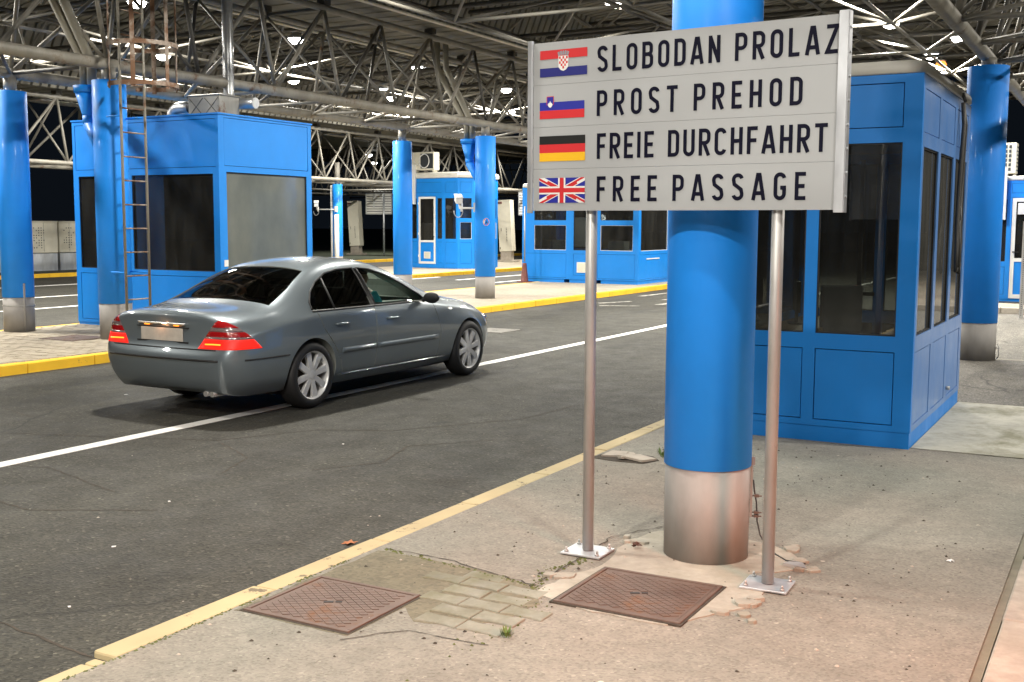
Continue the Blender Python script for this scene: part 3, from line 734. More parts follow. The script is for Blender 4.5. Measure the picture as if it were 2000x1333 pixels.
m.mi = 0; N = 24; V0 = [m.bm.verts.new(cyl(.075*math.cos(t), 1.73+.085*math.sin(t), .2335)) for t in [2*math.pi*i/N for i in range(N)]]; m._f(V0)
m.mi = 1
for rad0, rad1 in ((.062, .07),):
    A = [m.bm.verts.new(cyl(rad0*math.cos(t), 1.73+rad0*1.13*math.sin(t), .2345)) for t in [2*math.pi*i/N for i in range(N)]]
    B = [m.bm.verts.new(cyl(rad1*math.cos(t), 1.73+rad1*1.13*math.sin(t), .2345)) for t in [2*math.pi*i/N for i in range(N)]]
    for i in range(N): m._f([A[i], A[(i+1)%N], B[(i+1)%N], B[i]])
m.poly([cyl(-.045, 1.78, .2348), cyl(-.035, 1.785, .2348), cyl(.045, 1.68, .2348), cyl(.035, 1.675, .2348)])
m.mi = 2; m.poly([cyl(-.03, 1.70, .2346), cyl(.03, 1.70, .2346), cyl(.03, 1.715, .2346), cyl(-.03, 1.715, .2346)]); m.poly([cyl(0, 1.715, .2346), cyl(.012, 1.715, .2346), cyl(.012, 1.76, .2346), cyl(0, 1.76, .2346)])
m.build('sticker', [M_wt, M_red, M_bk], c4_, norm=False)
c3_ = column(-15.03, 21.95, 'blue column left of the polygonal booth above the car windscreen', LZ, 3.70, .222, .62)
c5_ = column(-25.25, 32.75, 'distant narrow blue column with white downpipes left of the leaning cabinet', LZ, 3.20, .18, .62)
m = MB(); m.tube((-.19, -.08, -.1), (-.19, -.08, 3.05), .055, 12); m.tube((.10, -.2, -.1), (.10, -.2, 2.0), .085, 14); m.build('downpipe', M_white, c5_)
for (x, y, lb) in ((-1.95, -4.9, 'blue column behind the camera on the near island'), (-1.85, 26.7, 'far blue column hidden behind the right hand booth'), (-12.92, 32.85, 'blue column behind the middle booth'), (-15.0, 32.7, 'blue column behind the middle booth at its left'), (-12.92, .8, 'blue column on the left island out of view'), (-25.9, 11.5, 'blue column between the far lanes at left'), (-25.9, 22.2, 'blue column between the far lanes behind the left booth')):
    if y in (26.7, 32.85, 32.7): column(x, y, lb, LZ, 3.80, .225, .62)
# ================================================================== CAMERAS ON ARMS, LADDER
def cctv(px, py, pz, arm, label):
    c = thing('security_camera', label, 'camera', (px, py, pz), 0, 'security cameras on arms')
    m = MB(); m.tube((0,0,0), (-arm, -.05, 0), .022, 10); m.box((-.05, -.05, -.09), (.02, .05, .12)); m.tube((-arm+.06, -.05, -.08), (-arm+.06, -.05, .10), .03, 10); m.build('arm', M_white, c)
    T = Matrix.Translation((-arm-.02, -.05, .20)) @ Matrix.Rotation(-.9, 4, 'Z') @ Matrix.Rotation(.25, 4, 'Y')
    m = MB(); m.box((-.17, -.075, -.07), (.16, .075, .07), T); m.box((-.20, -.09, .07), (.18, .09, .085), T); m.tube((-arm+.02, -.05, 0), (-arm, -.05, .14), .03, 8); m.build('housing', M_white, c, bevel=.01)
    m = MB(); q = T @ Vector((-.17, 0, 0)); m.tube(q, T @ Vector((-.176, 0, 0)), .045, 16); m.build('lens', M_bk, c)
    m = MB(); m.path([(-arm+.12*math.cos(t)-.02, -.06, -.06+.15*math.sin(t)) for t in [math.pi*(1+k/10) for k in range(11)]], .010, 6); m.build('cable_loop', M_galv, c)
    return c
cctv(-25.15, 32.55, 2.30, .85, 'white security camera on an arm left of the leaning cabinet')
cctv(-13.12, 22.10, 2.16, .42, 'white security camera on a short arm beside the round sticker column')
lad = thing('ladder', 'rusty steel ladder with hooped safety cage fixed to a blue column', 'ladder', (-12.35, 11.42, LZ), R_(90))
for x in (-.215, .215):
    m = MB(); m.tube((x, 0, .45), (x, 0, 6.4), .020, 10); m.build('rail', M_frame_r, lad)
for k in range(18):
    z = .64 + .332*k - LZ + .08
    m = MB(); m.tube((-.215, 0, z), (.215, 0, z), .0105, 8); m.build('rung', M_rust, lad)
def hoop_pt(t, r=.46): return (r*math.sin(t), -.22 - r*math.cos(t))
for z in (3.56, 4.10, 4.9, 5.7):
    m = MB(); prev = None
    for i in range(29):
        t = R_(-150 + 300*i/28); a_, b_ = hoop_pt(t); a2, b2 = hoop_pt(t, .472)
        ring4 = [m.bm.verts.new((a_, b_, z-.03)), m.bm.verts.new((a2, b2, z-.03)), m.bm.verts.new((a2, b2, z+.03)), m.bm.verts.new((a_, b_, z+.03))]
        if prev:
            for q in range(4): m._f([prev[q], prev[(q+1) % 4], ring4[(q+1) % 4], ring4[q]])
        prev = ring4
    m.build('cage_hoop', M_rust, lad)
for d_ in (-118, -60, 0, 60, 118):
    a_, b_ = hoop_pt(R_(d_), .455); T = Matrix.Translation((a_, b_, 0)) @ Matrix.Rotation(R_(d_), 4, 'Z')
    m = MB(); m.box((-.03, -.005, 3.5), (.03, .005, 6.3), T); m.build('cage_bar', M_rust, lad)
m = MB()
for z in (3.15, .98):
    for x in (-.215, .215): m.tube((x, 0, z), (x*.8, .33, z), .012, 8)
m.build('wall_bracket', M_blue, lad)

# ================================================================== BOOTHS
def wall(parent, o, sd, L, z0, z1, cells, t=.06, frame_mat=None, panel_mat=None, fname='frame', inset=.012, gl=M_glass):
    """o: corner on the outer face, sd: unit direction along the wall; outward normal is to the right of sd."""
    fm = frame_mat or M_bbooth; pm = panel_mat or fm
    o = Vector(o); sd = Vector(sd).normalized(); nd = Vector((sd.y, -sd.x, 0))
    def P(s, d, z): return o + sd*s - nd*d + Vector((0,0,z))
    S = sorted(set([0, L] + [c[0] for c in cells] + [c[1] for c in cells])); Z = sorted(set([z0, z1] + [c[2] for c in cells] + [c[3] for c in cells]))
    m = MB()
    def bx(mm, s0, s1, d0, d1, a, b):
        v = [mm.bm.verts.new(P(*q)) for q in ((s0,d0,a),(s1,d0,a),(s1,d1,a),(s0,d1,a),(s0,d0,b),(s1,d0,b),(s1,d1,b),(s0,d1,b))]
        for f in ((3,2,1,0),(4,5,6,7),(0,1,5,4),(1,2,6,5),(2,3,7,6),(3,0,4,7)): mm._f([v[i] for i in f])
    for i in range(len(S)-1):
        run = None
        for j in range(len(Z)-1):
            cs, cz = (S[i]+S[i+1])/2, (Z[j]+Z[j+1])/2
            inside = any(c[0] < cs < c[1] and c[2] < cz < c[3] for c in cells)
            if not inside:
                if run is None: run = [Z[j], Z[j+1]]
                else: run[1] = Z[j+1]
            if inside or j == len(Z)-2:
                if run: bx(m, S[i], S[i+1], 0, t, run[0], run[1]); run = None
    bmesh.ops.remove_doubles(m.bm, verts=m.bm.verts[:], dist=.0005)
    m.build(fname, fm, parent)
    for c in cells:
        s0, s1, a, b, kind = c[:5]
        if kind == 'g' or kind == 'f' or kind == 't' or kind == 'd':
            mm = MB(); bx(mm, s0, s1, t*.45, t*.45+.006, a, b); mt = {'g': gl, 'f': M_frost, 't': M_glasst, 'd': M_glassd}[kind]
            w_ = mm.build('window', mt, parent)
            mm = MB(); e = .012
            bx(mm, s0, s1, t*.2, t*.42, a, a+e); bx(mm, s0, s1, t*.2, t*.42, b-e, b); bx(mm, s0, s0+e, t*.2, t*.42, a+e, b-e); bx(mm, s1-e, s1, t*.2, t*.42, a+e, b-e)
            mm.build('seal', M_black if len(c) < 6 else c[5], w_)
        elif kind == 'p':
            mm = MB(); bx(mm, s0, s1, t*.55, t*.6, a, b); gp = mm.build('panel_gap', M_seam, parent)
            mm = MB(); e = .0075; bx(mm, s0+e, s1-e, .004, t*.5, a+e, b-e); mm.build('wall_panel', pm, parent)
        elif kind == 'D':   # white framed glass door
            mm = MB(); e = .09
            for q in ((s0+.01, s1-.01, a, a+e), (s0+.01, s1-.01, b-e, b-.01), (s0+.01, s0+e, a+e, b-e), (s1-e, s1-.01, a+e, b-e), (s0+e, s1-e, a+.82, a+.90)): bx(mm, q[0], q[1], -.012, .04, q[2], q[3])
            d = mm.build('door', c[5], parent)
            mm = MB(); bx(mm, s0+e, s1-e, .012, .018, a+.90, b-e); mm.build('pane', M_glasst, d)
            mm = MB(); bx(mm, s0+e, s1-e, .005, .025, a+e, a+.82); mm.build('lower_panel', fm, d)
            mm = MB(); sc_ = (s0+s1)/2; bx(mm, sc_-.16, sc_+.16, -.008, .004, a+.2, a+.46); mm.build('vent', M_white, d)
            mm = MB(); bx(mm, sc_-.13, sc_+.13, -.012, -.0085, a+.225, a+.435); mm.build('vent_grille', M_cream, d)
            mm = MB(); hs = s1-.06 if len(c) < 7 else s0+.06; sg = -1 if len(c) < 7 else 1
            bx(mm, hs-.012, hs+.012, -.05, -.012, a+1.02, a+1.05); bx(mm, min(hs, hs+sg*.11), max(hs, hs+sg*.11), -.055, -.042, a+1.025, a+1.045); mm.build('handle', M_bk, d)
            mm = MB()
            for zz in (a+.25, a+1.1, b-.3): bx(mm, (s0-.01 if hs > s0+.2 else s1-.01), (s0+.015 if hs > s0+.2 else s1+.015), -.03, -.012, zz, zz+.09)
            mm.build('hinge', M_white, d)
    return P, bx
def rounded_roof(parent, x0, x1, y0, y1, z0, z1, r, mat, over=.03, name='roof'):
    m = MB(); n = 6; pts = []
    X0, X1, Y0, Y1 = x0-over, x1+over, y0-over, y1+over
    def loop(ins, z):
        rad = max(.02, r-ins); L = []
        for (cx, cy, a0) in ((X1-ins-rad, Y0+ins+rad, -90), (X1-ins-rad, Y1-ins-rad, 0), (X0+ins+rad, Y1-ins-rad, 90), (X0+ins+rad, Y0+ins+rad, 180)):
            for k in range(n+1): t = R_(a0+90*k/n); L.append((cx+rad*math.cos(t), cy+rad*math.sin(t), z))
        return L
    h = z1-z0; prof = [(0.012, z0), (0, z0+.01), (0, z0+h*.55), (h*.12, z0+h*.8), (h*.35, z0+h*.95), (h*.7, z1)]
    rings = [[m.bm.verts.new(p) for p in loop(i, z)] for i, z in prof]; N = len(rings[0])
    for A, B in zip(rings, rings[1:]):
        for i in range(N): m._f([A[i], A[(i+1)%N], B[(i+1)%N], B[i]], True)
    m._f(rings[0][::-1]); m._f(rings[-1]); return m.build(name, mat, parent)

# --- right hand booth
RB = thing('control_booth', 'large blue glazed booth with cream rounded roof directly behind the sign at right', 'booth', (-3.13, 9.25, NZ))
bw, bd, bh = 1.64, 2.81, 2.945
PL = .13
fr = []
for s0, s1 in ((.14, .77), (.87, 1.50)):
    fr += [(s0, s1, .18, .77, 'p'), (s0, s1, .895, 2.42, 'g'), (s0, s1, 2.535, 2.88, 'p')]
wall(RB, (0, 0, 0), (1, 0, 0), bw, PL, bh, fr, fname='front_frame')
sd_ = []
for s0, s1 in ((.12, .87), (1.00, 1.76), (1.90, 2.66)):
    sd_ += [(s0, s1, .18, .77, 'p'), (s0, s1, .895, 2.39, 'd'), (s0, s1, 2.50, 2.84, 'p')]
wall(RB, (bw, .0605, 0), (0, 1, 0), bd-.0605, PL, bh, [(a-.06, b-.06, c, d, k) for a, b, c, d, k in sd_], panel_mat=M_bdusty, frame_mat=M_bdusty, fname='side_frame')
wall(RB, (bw-.0605, bd, 0), (-1, 0, 0), bw-.0605, PL, bh, [(.10, .70, .895, 2.4, 'g'), (.10, .70, .2, .77, 'p'), (.80, 1.45, .895, 2.4, 'g'), (.8, 1.45, .2, .77, 'p'), (.1, 1.45, 2.52, 2.86, 'p')], fname='rear_frame')
wall(RB, (0, bd-.0605, 0), (0, -1, 0), bd-.121, PL, bh, [(.1, .86, .895, 2.4, 'g'), (.1, .86, .2, .77, 'p'), (.96, 1.72, .25, 2.4, 'g'), (1.82, 2.58, .895, 2.4, 'g'), (1.82, 2.58, .2, .77, 'p')], fname='side_frame')
m = MB(); m.box((.006, .006, 0), (bw-.006, bd-.006, PL)); m.box((.07, .07, PL), (bw-.07, bd-.07, PL+.03)); m.build('plinth', M_bbooth, RB)
m = MB(); m.box((.075, 1.0, .78), (.60, bd-.07, .82)); m.box((.075, 1.0, .16), (.12, 1.06, .78)); m.box((.5, 1.0, .16), (.56, 1.06, .78)); m.box((.075, .075, .80), (.6, 1.0, .83)); m.build('desk', M_wood, RB)
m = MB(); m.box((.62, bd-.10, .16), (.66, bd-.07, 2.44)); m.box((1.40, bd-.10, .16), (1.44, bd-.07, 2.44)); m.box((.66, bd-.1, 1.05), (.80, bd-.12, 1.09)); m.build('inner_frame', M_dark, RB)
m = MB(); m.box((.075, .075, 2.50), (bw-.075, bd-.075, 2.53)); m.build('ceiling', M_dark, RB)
rounded_roof(RB, 0, bw, 0, bd, bh+.001, 3.055, .16, M_offw, .018)
m = MB(); m.path([(bw+.03, 1.99, 2.90), (bw+.05, 1.96, 2.7), (bw+.035, 1.94, 2.2), (bw+.03, 1.93, 1.75), (bw+.04, 1.90, 1.60), (bw+.045, 1.86, 1.45), (bw+.04, 1.91, 1.36), (bw+.04, 2.02, 1.42), (bw+.05, 2.06, 1.62), (bw+.045, 2.02, 1.8), (bw+.04, 2.0, 1.95)], .019, 8)
m.path([(bw+.03, 2.02, 2.90), (bw+.05, 2.08, 2.7), (bw+.035, 2.12, 2.3), (bw+.03, 2.11, 1.9), (bw+.04, 1.98, 1.8), (bw+.06, 1.93, 1.6), (bw+.06, 1.95, 1.42), (bw+.05, 2.0, 1.34), (bw+.05, 2.06, 1.42)], .017, 8)
m.path([(bw+.05, 1.99, 2.91), (bw+.03, 2.005, 2.96), (bw+.02, 2.01, 2.99)], .016, 8)
ho = m.build('hanging_hose', M_hose); ho.location = RB.location; tag(ho, 'grey brown hose looped and hanging from the roof edge of the right hand booth', 'hose')
m = MB(); m.tube((bw, 1.90, .26), (bw+.035, 1.90, .26), .018, 8); m.build('door_stop', M_galv, RB)

def office_chair(x, y, z, rz, label):
    c = thing('office_chair', label, 'chair', (x, y, z), rz)
    m = MB(); m.box((-.23, -.23, .44), (.23, .23, .52)); m.build('seat', M_chair, c, bevel=.03)
    m = MB(); m.box((-.21, .20, .60), (.21, .26, 1.05)); m.box((-.03, .22, .48), (.03, .26, .62)); m.build('backrest', M_chair, c, bevel=.03)
    m = MB(); m.tube((0,0,.08), (0,0,.44), .03, 10)
    for k in range(5): m.tube((0,0,.08), (.27*math.cos(k*1.2566), .27*math.sin(k*1.2566), .05), .018, 8)
    m.build('base', M_bk, c); return c
def monitor(x, y, z, rz, label):
    c = thing('monitor', label, 'monitor', (x, y, z), rz)
    m = MB(); m.box((-.24, -.02, .12), (.24, .02, .42)); m.build('screen', M_bk, c, bevel=.006)
    m = MB(); m.box((-.03, -.015, .01), (.03, .015, .14)); m.box((-.11, -.08, 0), (.11, .08, .012)); m.build('stand', M_bk, c); return c
M_chair = simple('chair_fabric', (.10, .10, .11), .9)
office_chair(-2.25, 10.6, NZ+.165, .7, 'dark office chair inside the right hand glazed booth')
monitor(-2.85, 10.9, NZ+.822, 1.9, 'black computer monitor on the desk inside the right hand booth')
m = MB(); m.box((0, 0, 0), (.21, .002, .297)); o = m.build('paper_notice', M_wt); o.location = (-2.96, 9.285, 2.02); tag(o, 'white paper notice stuck inside the front glass of the right booth', 'notice')
# --- left booth
LB = thing('control_booth', 'big blue booth at left with rooftop ventilation box and duct behind the ladder column', 'booth', (-15.28, 12.83, LZ))
lw, ld, lh = 3.17, 2.18, 3.30
wall(LB, (0, 0, 0), (1, 0, 0), lw, .05, lh, [(.10, 3.07, .10, .86, 'p'), (.12, 1.22, .94, 2.42, 't'), (1.33, 3.05, .94, 2.42, 't'), (.06, 3.11, 2.52, 3.24, 'p')], fname='front_frame')
wall(LB, (lw, .0605, 0), (0, 1, 0), ld-.0605, .05, lh, [(.06, 2.02, .10, .86, 'p'), (.10, 1.99, .94, 2.45, 'f'), (.06, 2.03, 2.54, 3.26, 'p')], fname='side_frame')
wall(LB, (lw-.0605, ld, 0), (-1, 0, 0), lw-.0605, .05, lh, [(.2, 2.9, .94, 2.42, 't')], fname='rear_frame')
wall(LB, (0, ld-.0605, 0), (0, -1, 0), ld-.121, .05, lh, [(.2, 1.85, .94, 2.42, 't')], fname='side_frame')
m = MB(); m.box((.01, .01, 0), (lw-.01, ld-.01, .05)); m.box((-.015, -.015, lh+.001), (lw+.015, ld+.015, lh+.025)); m.build('roof', M_bbooth, LB)
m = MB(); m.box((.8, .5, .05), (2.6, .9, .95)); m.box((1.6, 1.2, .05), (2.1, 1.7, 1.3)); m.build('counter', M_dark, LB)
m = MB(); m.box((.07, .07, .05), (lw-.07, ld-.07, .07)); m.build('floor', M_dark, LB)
m = MB(); m.box((lw+.002, .075, 1.02), (lw+.006, .16, 1.12)); m.build('notice', M_wt, LB)
office_chair(-13.2, 13.7, LZ+.075, -.5, 'dark office chair inside the big left booth')
monitor(-12.95, 13.45, LZ+.952, .3, 'black computer monitor on the counter inside the big left booth')
m = MB(); m.box((0, 0, 0), (.9, .02, .5)); o = m.build('pinboard', M_cream); o.location = (-14.6, 14.9, LZ+1.6); tag(o, 'pale pinboard on the rear wall inside the big left booth', 'pinboard')
L = bpy.data.lights.new('booth_fill_light', 'POINT'); L.energy = 30; L.color = (.9, .97, 1); L.shadow_soft_size = .15  # added fill light, makes the interior show through the tinted glass
o = bpy.data.objects.new('booth_fill_light', L); COL.objects.link(o); o.location = (-13.6, 14.1, LZ+2.3)
AC = thing('ventilation_unit', 'grey metal ventilation box with round elbow duct on top of the left booth', 'ventilation unit', (-13.16, 13.35, LZ+lh+.026))
m = MB(); m.box((-.05, 0, 0), (.60, .45, .33)); m.box((-.07, -.02, .33), (.62, .47, .345)); m.build('box', M_frame_r, AC, bevel=.006)
m = MB()
for x0, x1, y in ((-.03, .26, -.004), (.29, .58, -.004)):
    m.tube((x0, y, .03), (x1, y, .30), .004, 4); m.tube((x0, y, .30), (x1, y, .03), .004, 4)
m.build('crease', M_framed, AC)
m = MB(); m.path([(-.05, .25, .19), (-.42, .25, .20), (-.52, .25, .195), (-.60, .25, .15), (-.65, .25, .07), (-.66, .25, .0)], .10, 18); el = m.build('elbow_duct', M_duct, AC)
m = MB(); m.lathe((-.22, .25, .195), [(.10, -.04), (.104, -.03), (.104, .03), (.10, .04)], 20, 'x', cap=False); m.build('rubber_sleeve', M_black, el)
DP = thing('spiral_duct', 'shiny silver spiral duct rising from the left booth into the canopy', 'duct', (-12.87, 13.9, 0))
m = MB(); m.path([(0,0,6.4), (0,0,4.1), (0,0,3.88), (.03,0,3.78), (.10,0,3.72), (.2,0,3.70), (.56,0,3.69)], .085, 22); m.build('pipe', M_duct, DP)
m = MB()
for k in range(26): m.lathe((0,0,4.05+k*.088), [(.0865,-.004), (.089,0), (.0865,.004)], 22, cap=False)
m.build('seam', M_galv, DP)

# --- middle booth (behind the left sign post)
CB = thing('control_booth', 'bright blue booth with sliding hatch windows seen under the left half of the sign', 'booth', (-15.9, 29.45, LZ))
cw, cdp, ch = 3.7, 2.4, 2.75
wall(CB, (0,0,0), (1,0,0), cw, .10, ch, [(.06, 1.45, .14, .84, 'p'), (.06, 1.45, .14, .84, 'p'), (.40, 1.44, .94, 1.66, 't', M_wt), (.40, 1.44, 1.80, 2.4, 't'), (1.68, 2.36, .94, 2.4, 't'), (1.68, 2.32, .22, .84, 'p'), (2.53, 3.53, .94, 1.66, 't', M_wt), (2.53, 3.53, 1.80, 2.4, 't'), (2.45, 3.60, .14, .84, 'p')][1:], fname='front_frame')
wall(CB, (cw, .0605, 0), (0,1,0), cdp-.0605, .10, ch, [(.12, 2.2, .94, 2.4, 't', M_wt), (.1, 2.2, .14, .84, 'p')], fname='side_frame')
wall(CB, (cw-.0605, cdp, 0), (-1,0,0), cw-.0605, .10, ch, [(.2, 3.4, .94, 2.4, 't')], fname='rear_frame')
wall(CB, (0, cdp-.0605, 0), (0,-1,0), cdp-.121, .10, ch, [(.2, 2.0, .94, 2.4, 't')], fname='side_frame')
m = MB(); m.box((.02, .02, 0), (1.38, cdp-.02, .10)); m.box((1.55, .02, 0), (2.35, cdp-.02, .10)); m.box((2.55, .02, 0), (cw-.02, cdp-.02, .10)); m.build('plinth', M_bbooth, CB)
rounded_roof(CB, 0, cw, 0, cdp, ch+.001, ch+.13, .14, M_offw, .03)
m = MB(); m.box((1.80, -.012, .30), (2.13, 0, .60)); m.build('vent', M_white, CB)
m = MB(); m.box((1.83, -.016, .33), (2.10, -.0125, .57)); m.build('vent_grille', M_cream, CB)
m = MB(); m.box((.75, .5, .85), (1.25, .9, 1.22)); m.box((cw-1.2, .6, .85), (cw-.7, 1.0, 1.2)); m.box((.3,.4,.75), (cw-.3,1.1,.85)); m.build('desk', M_cream, CB)
m = MB(); m.box((cw+.001, .6, .70), (cw+.012, 1.6, .73)); m.build('letter_slot', M_wt, CB)
m = MB(); m.box((.3, cdp-.10, 1.0), (1.2, cdp-.07, 1.9)); m.build('notice_board', M_cream, CB)
dl = thing('desk_lamp', 'small lit white desk lamp inside the middle booth', 'lamp', (-15.9+3.35, 29.45+.9, LZ+.85))
m = MB(); m.tube((0,0,0), (0,0,.35), .012, 8); m.lathe((0,0,0), [(.07,0),(.07,.015)], 16); m.build('stand', M_galv, dl)
m = MB(); m.lathe((0,0,.36), [(.03,.05),(.09,.0),(.085,-.01)], 16); m.build('shade', emis('desk_lamp_shade', (1,.97,.9), 5), dl)
for px_, py_ in ((3.2, 1.2), (1.0, 1.2)):
    L = bpy.data.lights.new('booth_fill_light', 'POINT'); L.energy = 14; L.color = (1, .97, .9); L.shadow_soft_size = .1
    o = bpy.data.objects.new('booth_fill_light', L); COL.objects.link(o); o.location = (-15.9+px_, 29.45+py_, LZ+1.9)

# --- polygonal booth in the distance
PB = thing('control_booth', 'distant blue polygonal booth with white roof rim and white glazed door', 'booth', (-24.6, 36.2, LZ))
pp = [(0, .25), (1.62, .05), (2.30, .0), (2.72, .5), (2.72, 2.3), (2.2, 2.9), (.6, 2.9), (0, 2.3)]
ph = 2.95+.45
for i in range(len(pp)):
    a = Vector((*pp[i], 0)); b = Vector((*pp[(i+1) % len(pp)], 0)); d = b-a; L = d.length
    if i == 0: cells = [(.10, .33, 1.12, 2.65, 't'), (.42, 1.27, .16, 2.72, 'D', M_white), (1.36, 1.58, 1.12, 2.65, 't'), (.08, 1.55, 2.86, 3.25, 'p'), (.08, .34, .2, 1.0, 'p'), (1.36, 1.58, .2, 1.0, 'p')]
    elif i == 1: cells = [(.10, L-.08, 1.12, 2.65, 't'), (.10, L-.08, .2, 1.0, 'p'), (.1, L-.08, 2.86, 3.25, 'p')]
    elif i in (2, 3): cells = [(.10, L-.1, 1.9, 2.65, 't'), (.10, L-.1, 1.12, 1.75, 't', M_wt), (.10, L-.1, .2, 1.0, 'p'), (.1, L-.1, 2.86, 3.25, 'p')]
    else: cells = [(.12, L-.12, 1.12, 2.65, 't')]
    n_ = Vector((d.y, -d.x, 0)).normalized()
    wall(PB, a, d, L-.0, .02, ph, cells, t=.05, fname='wall_frame')
m = MB(); pc = Vector((1.55, 1.6))
m.prism([tuple(pc + (Vector(q)-pc)*.995) for q in pp], 0, .02); m.build('plinth', M_bbooth, PB)
m = MB(); prev = None
for sc_, z in ((1.0, ph), (1.035, ph+.02), (1.04, ph+.12), (1.02, ph+.19), (.96, ph+.23)):
    ring = [m.bm.verts.new((*(pc + (Vector(q)-pc)*sc_), z)) for q in pp]
    if prev: [m._f([prev[i], prev[(i+1) % 8], ring[(i+1) % 8], ring[i]]) for i in range(8)]
    else: m._f(ring[::-1])
    prev = ring
m._f(prev); m.build('roof', M_offw, PB)
def split_ac(x, y, z, label, sx=1.0, rz=0, grid=False):
    a = thing('air_conditioner', label, 'air conditioner', (x, y, z), rz)
    m = MB(); m.box((-.5*sx, -.2, 0), (.5*sx, .2, .68)); m.box((-.45*sx, -.15, -.06), (-.38*sx, .15, 0)); m.box((.38*sx, -.15, -.06), (.45*sx, .15, 0)); m.build('casing', M_cream, a, bevel=.02)
    if grid:
        m = MB()
        for i in range(3):
            for j in range(6): m.box((-.28*sx+i*.2*sx, -.206, .06+j*.10), (-.16*sx+i*.2*sx, -.2005, .13+j*.10))
        for j in range(7): m.box((.5*sx+.0005, -.12, .06+j*.085), (.5*sx+.006, .13, .09+j*.085))
        m.build('grille', M_cond, a)
    else:
        m = MB(); m.box((-.10*sx, -.206, .06), (.46*sx, -.2005, .62)); m.build('grille', M_cond, a)
        m = MB(); m.path([(.08+.22*math.cos(t), -.23, .34+.26*math.sin(t)) for t in [2*math.pi*k/24 for k in range(24)]], .018, 8, True); m.path([(-.4, -.24, .66), (-.36, -.25, .3), (-.2, -.25, .2), (-.1, -.24, .5), (.05,-.235,.58)], .015, 6); m.build('refrigerant_pipe', M_white, a)
    return a
split_ac(-23.95, 36.55, LZ+3.72, 'cream outdoor air conditioning unit with coiled white pipe on the polygonal booth roof')
m = MB(); m.prism([(-.10,0), (.10,0), (.05,-1.5), (-.03,-1.5)], -.12, -.02, lambda u, v, w_: (u, w_, v)); o = m.build('pipe_cover', M_white); o.location = (-24.35, 36.4, 4.05); tag(o, 'narrow white pipe cover running down the polygonal booth wall', 'pipe cover')

# --- far right booth
FB = thing('control_booth', 'blue booth with white door at the right edge behind the tall column', 'booth', (-3.05, 27.5, LZ))
wall(FB, (0,0,0), (1,0,0), 3.4, .06, 2.70, [(.30, .50, .90, 2.28, 't'), (.29, .50, .16, .78, 'p'), (.60, 1.50, .08, 2.32, 'D', M_white, 1), (.27, .50, 2.42, 2.64, 'p'), (.58, 1.5, 2.42, 2.64, 'p'), (1.62, 2.2, .9, 2.28, 't')], fname='front_frame')
wall(FB, (0, 2.4, 0), (0,-1,0), 2.34, .06, 2.70, [(.2, 2.1, .9, 2.28, 't')], fname='side_frame')
wall(FB, (3.4, .0605, 0), (0,1,0), 2.28, .06, 2.70, [(.2, 2.1, .9, 2.28, 't')], fname='side_frame')
wall(FB, (3.34, 2.4, 0), (-1,0,0), 3.28, .06, 2.70, [(.2, 3.0, .9, 2.28, 't')], fname='rear_frame')
m = MB(); m.box((.01, .01, 0), (3.39, 2.39, .06)); m.build('plinth', M_bbooth, FB)
rounded_roof(FB, 0, 3.4, 0, 2.4, 2.701, 2.80, .1, M_offw, .02)
m = MB(); m.box((.72, -.016, 1.95), (.92, -.0125, 2.2)); m.build('notice', M_wt, FB)
m = MB(); m.box((.3, -.5, .001), (1.6, -.02, .012)); dm = m.build('door_mat', M_bk); dm.location = FB.location; tag(dm, 'dark door mat in front of the far right booth door', 'door mat')
split_ac(-2.64, 27.9, LZ+2.86, 'white louvred air conditioning box on the far right booth roof', .42, .0, True)
m = MB(); m.box((-.05, -.04, -1.15), (.05, .04, 0)); o = m.build('pipe_cover', M_white); o.location = (-2.62, 27.44, 3.10); tag(o, 'white vertical pipe cover on the front of the far right booth', 'pipe cover')
m = MB(); ps = thing('perforated_post', 'grey perforated steel post at the right edge of the picture', 'post', (-1.90, 24.2, 0))
m.box((-.04, -.04, 0), (.04, -.03, 1.9)); m.box((-.04, -.03, 0), (-.03, .04, 1.9)); m.build('upright', M_galv, ps)
m = MB()
for k in range(44): m.box((-.006, -.0425, .06+k*.042), (.006, -.0405, .078+k*.042))
m.build('hole', M_bk, ps)

# ================================================================== FAR OBJECTS
def lean_cab(x, y, label, hgt=2.35, rz=0.2):
    c = thing('barrier_cabinet', label, 'cabinet', (x, y, LZ), rz, 'leaning grey cabinets on concrete feet')
    T = Matrix.Translation((0, 0, .48)) @ Matrix.Rotation(-.055, 4, 'Y')
    m = MB(); m.box((-.30, -.26, 0), (.30, .26, hgt), T); m.box((-.31, -.27, hgt), (.31, .27, hgt+.02), T); m.build('casing', M_cream, c, bevel=.015)
    m = MB(); m.prism([(-.26,-.22),(.22,-.22),(.22,.22),(-.26,.22)], 0, .48); m.box((-.45, -.35, 0), (.45, .35, .08)); m.build('foot', M_conckerb, c)
    m = MB(); m.box((-.29, -.268, hgt-.14), (-.08, -.262, hgt-.05), T); m.build('red_plate', M_cone, c)
    m = MB()
    for k in range(9): m.box((.05, -.266, .45+k*.07), (.09, -.261, .48+k*.07), T)
    m.box((-.18, -.268, .9), (-.16, -.262, 1.05), T); m.box((-.27, -.27, .1), (-.24, -.262, .2), T); m.build('lettering', M_bk, c)
    return c
lean_cab(-36.9, 49.5, 'leaning pale grey cabinet with red plate right of the distant narrow column', 2.38)
lean_cab(-24.6, 44.2, 'leaning pale grey cabinet with red plate between the polygonal booth and the white louvred board', 2.25)
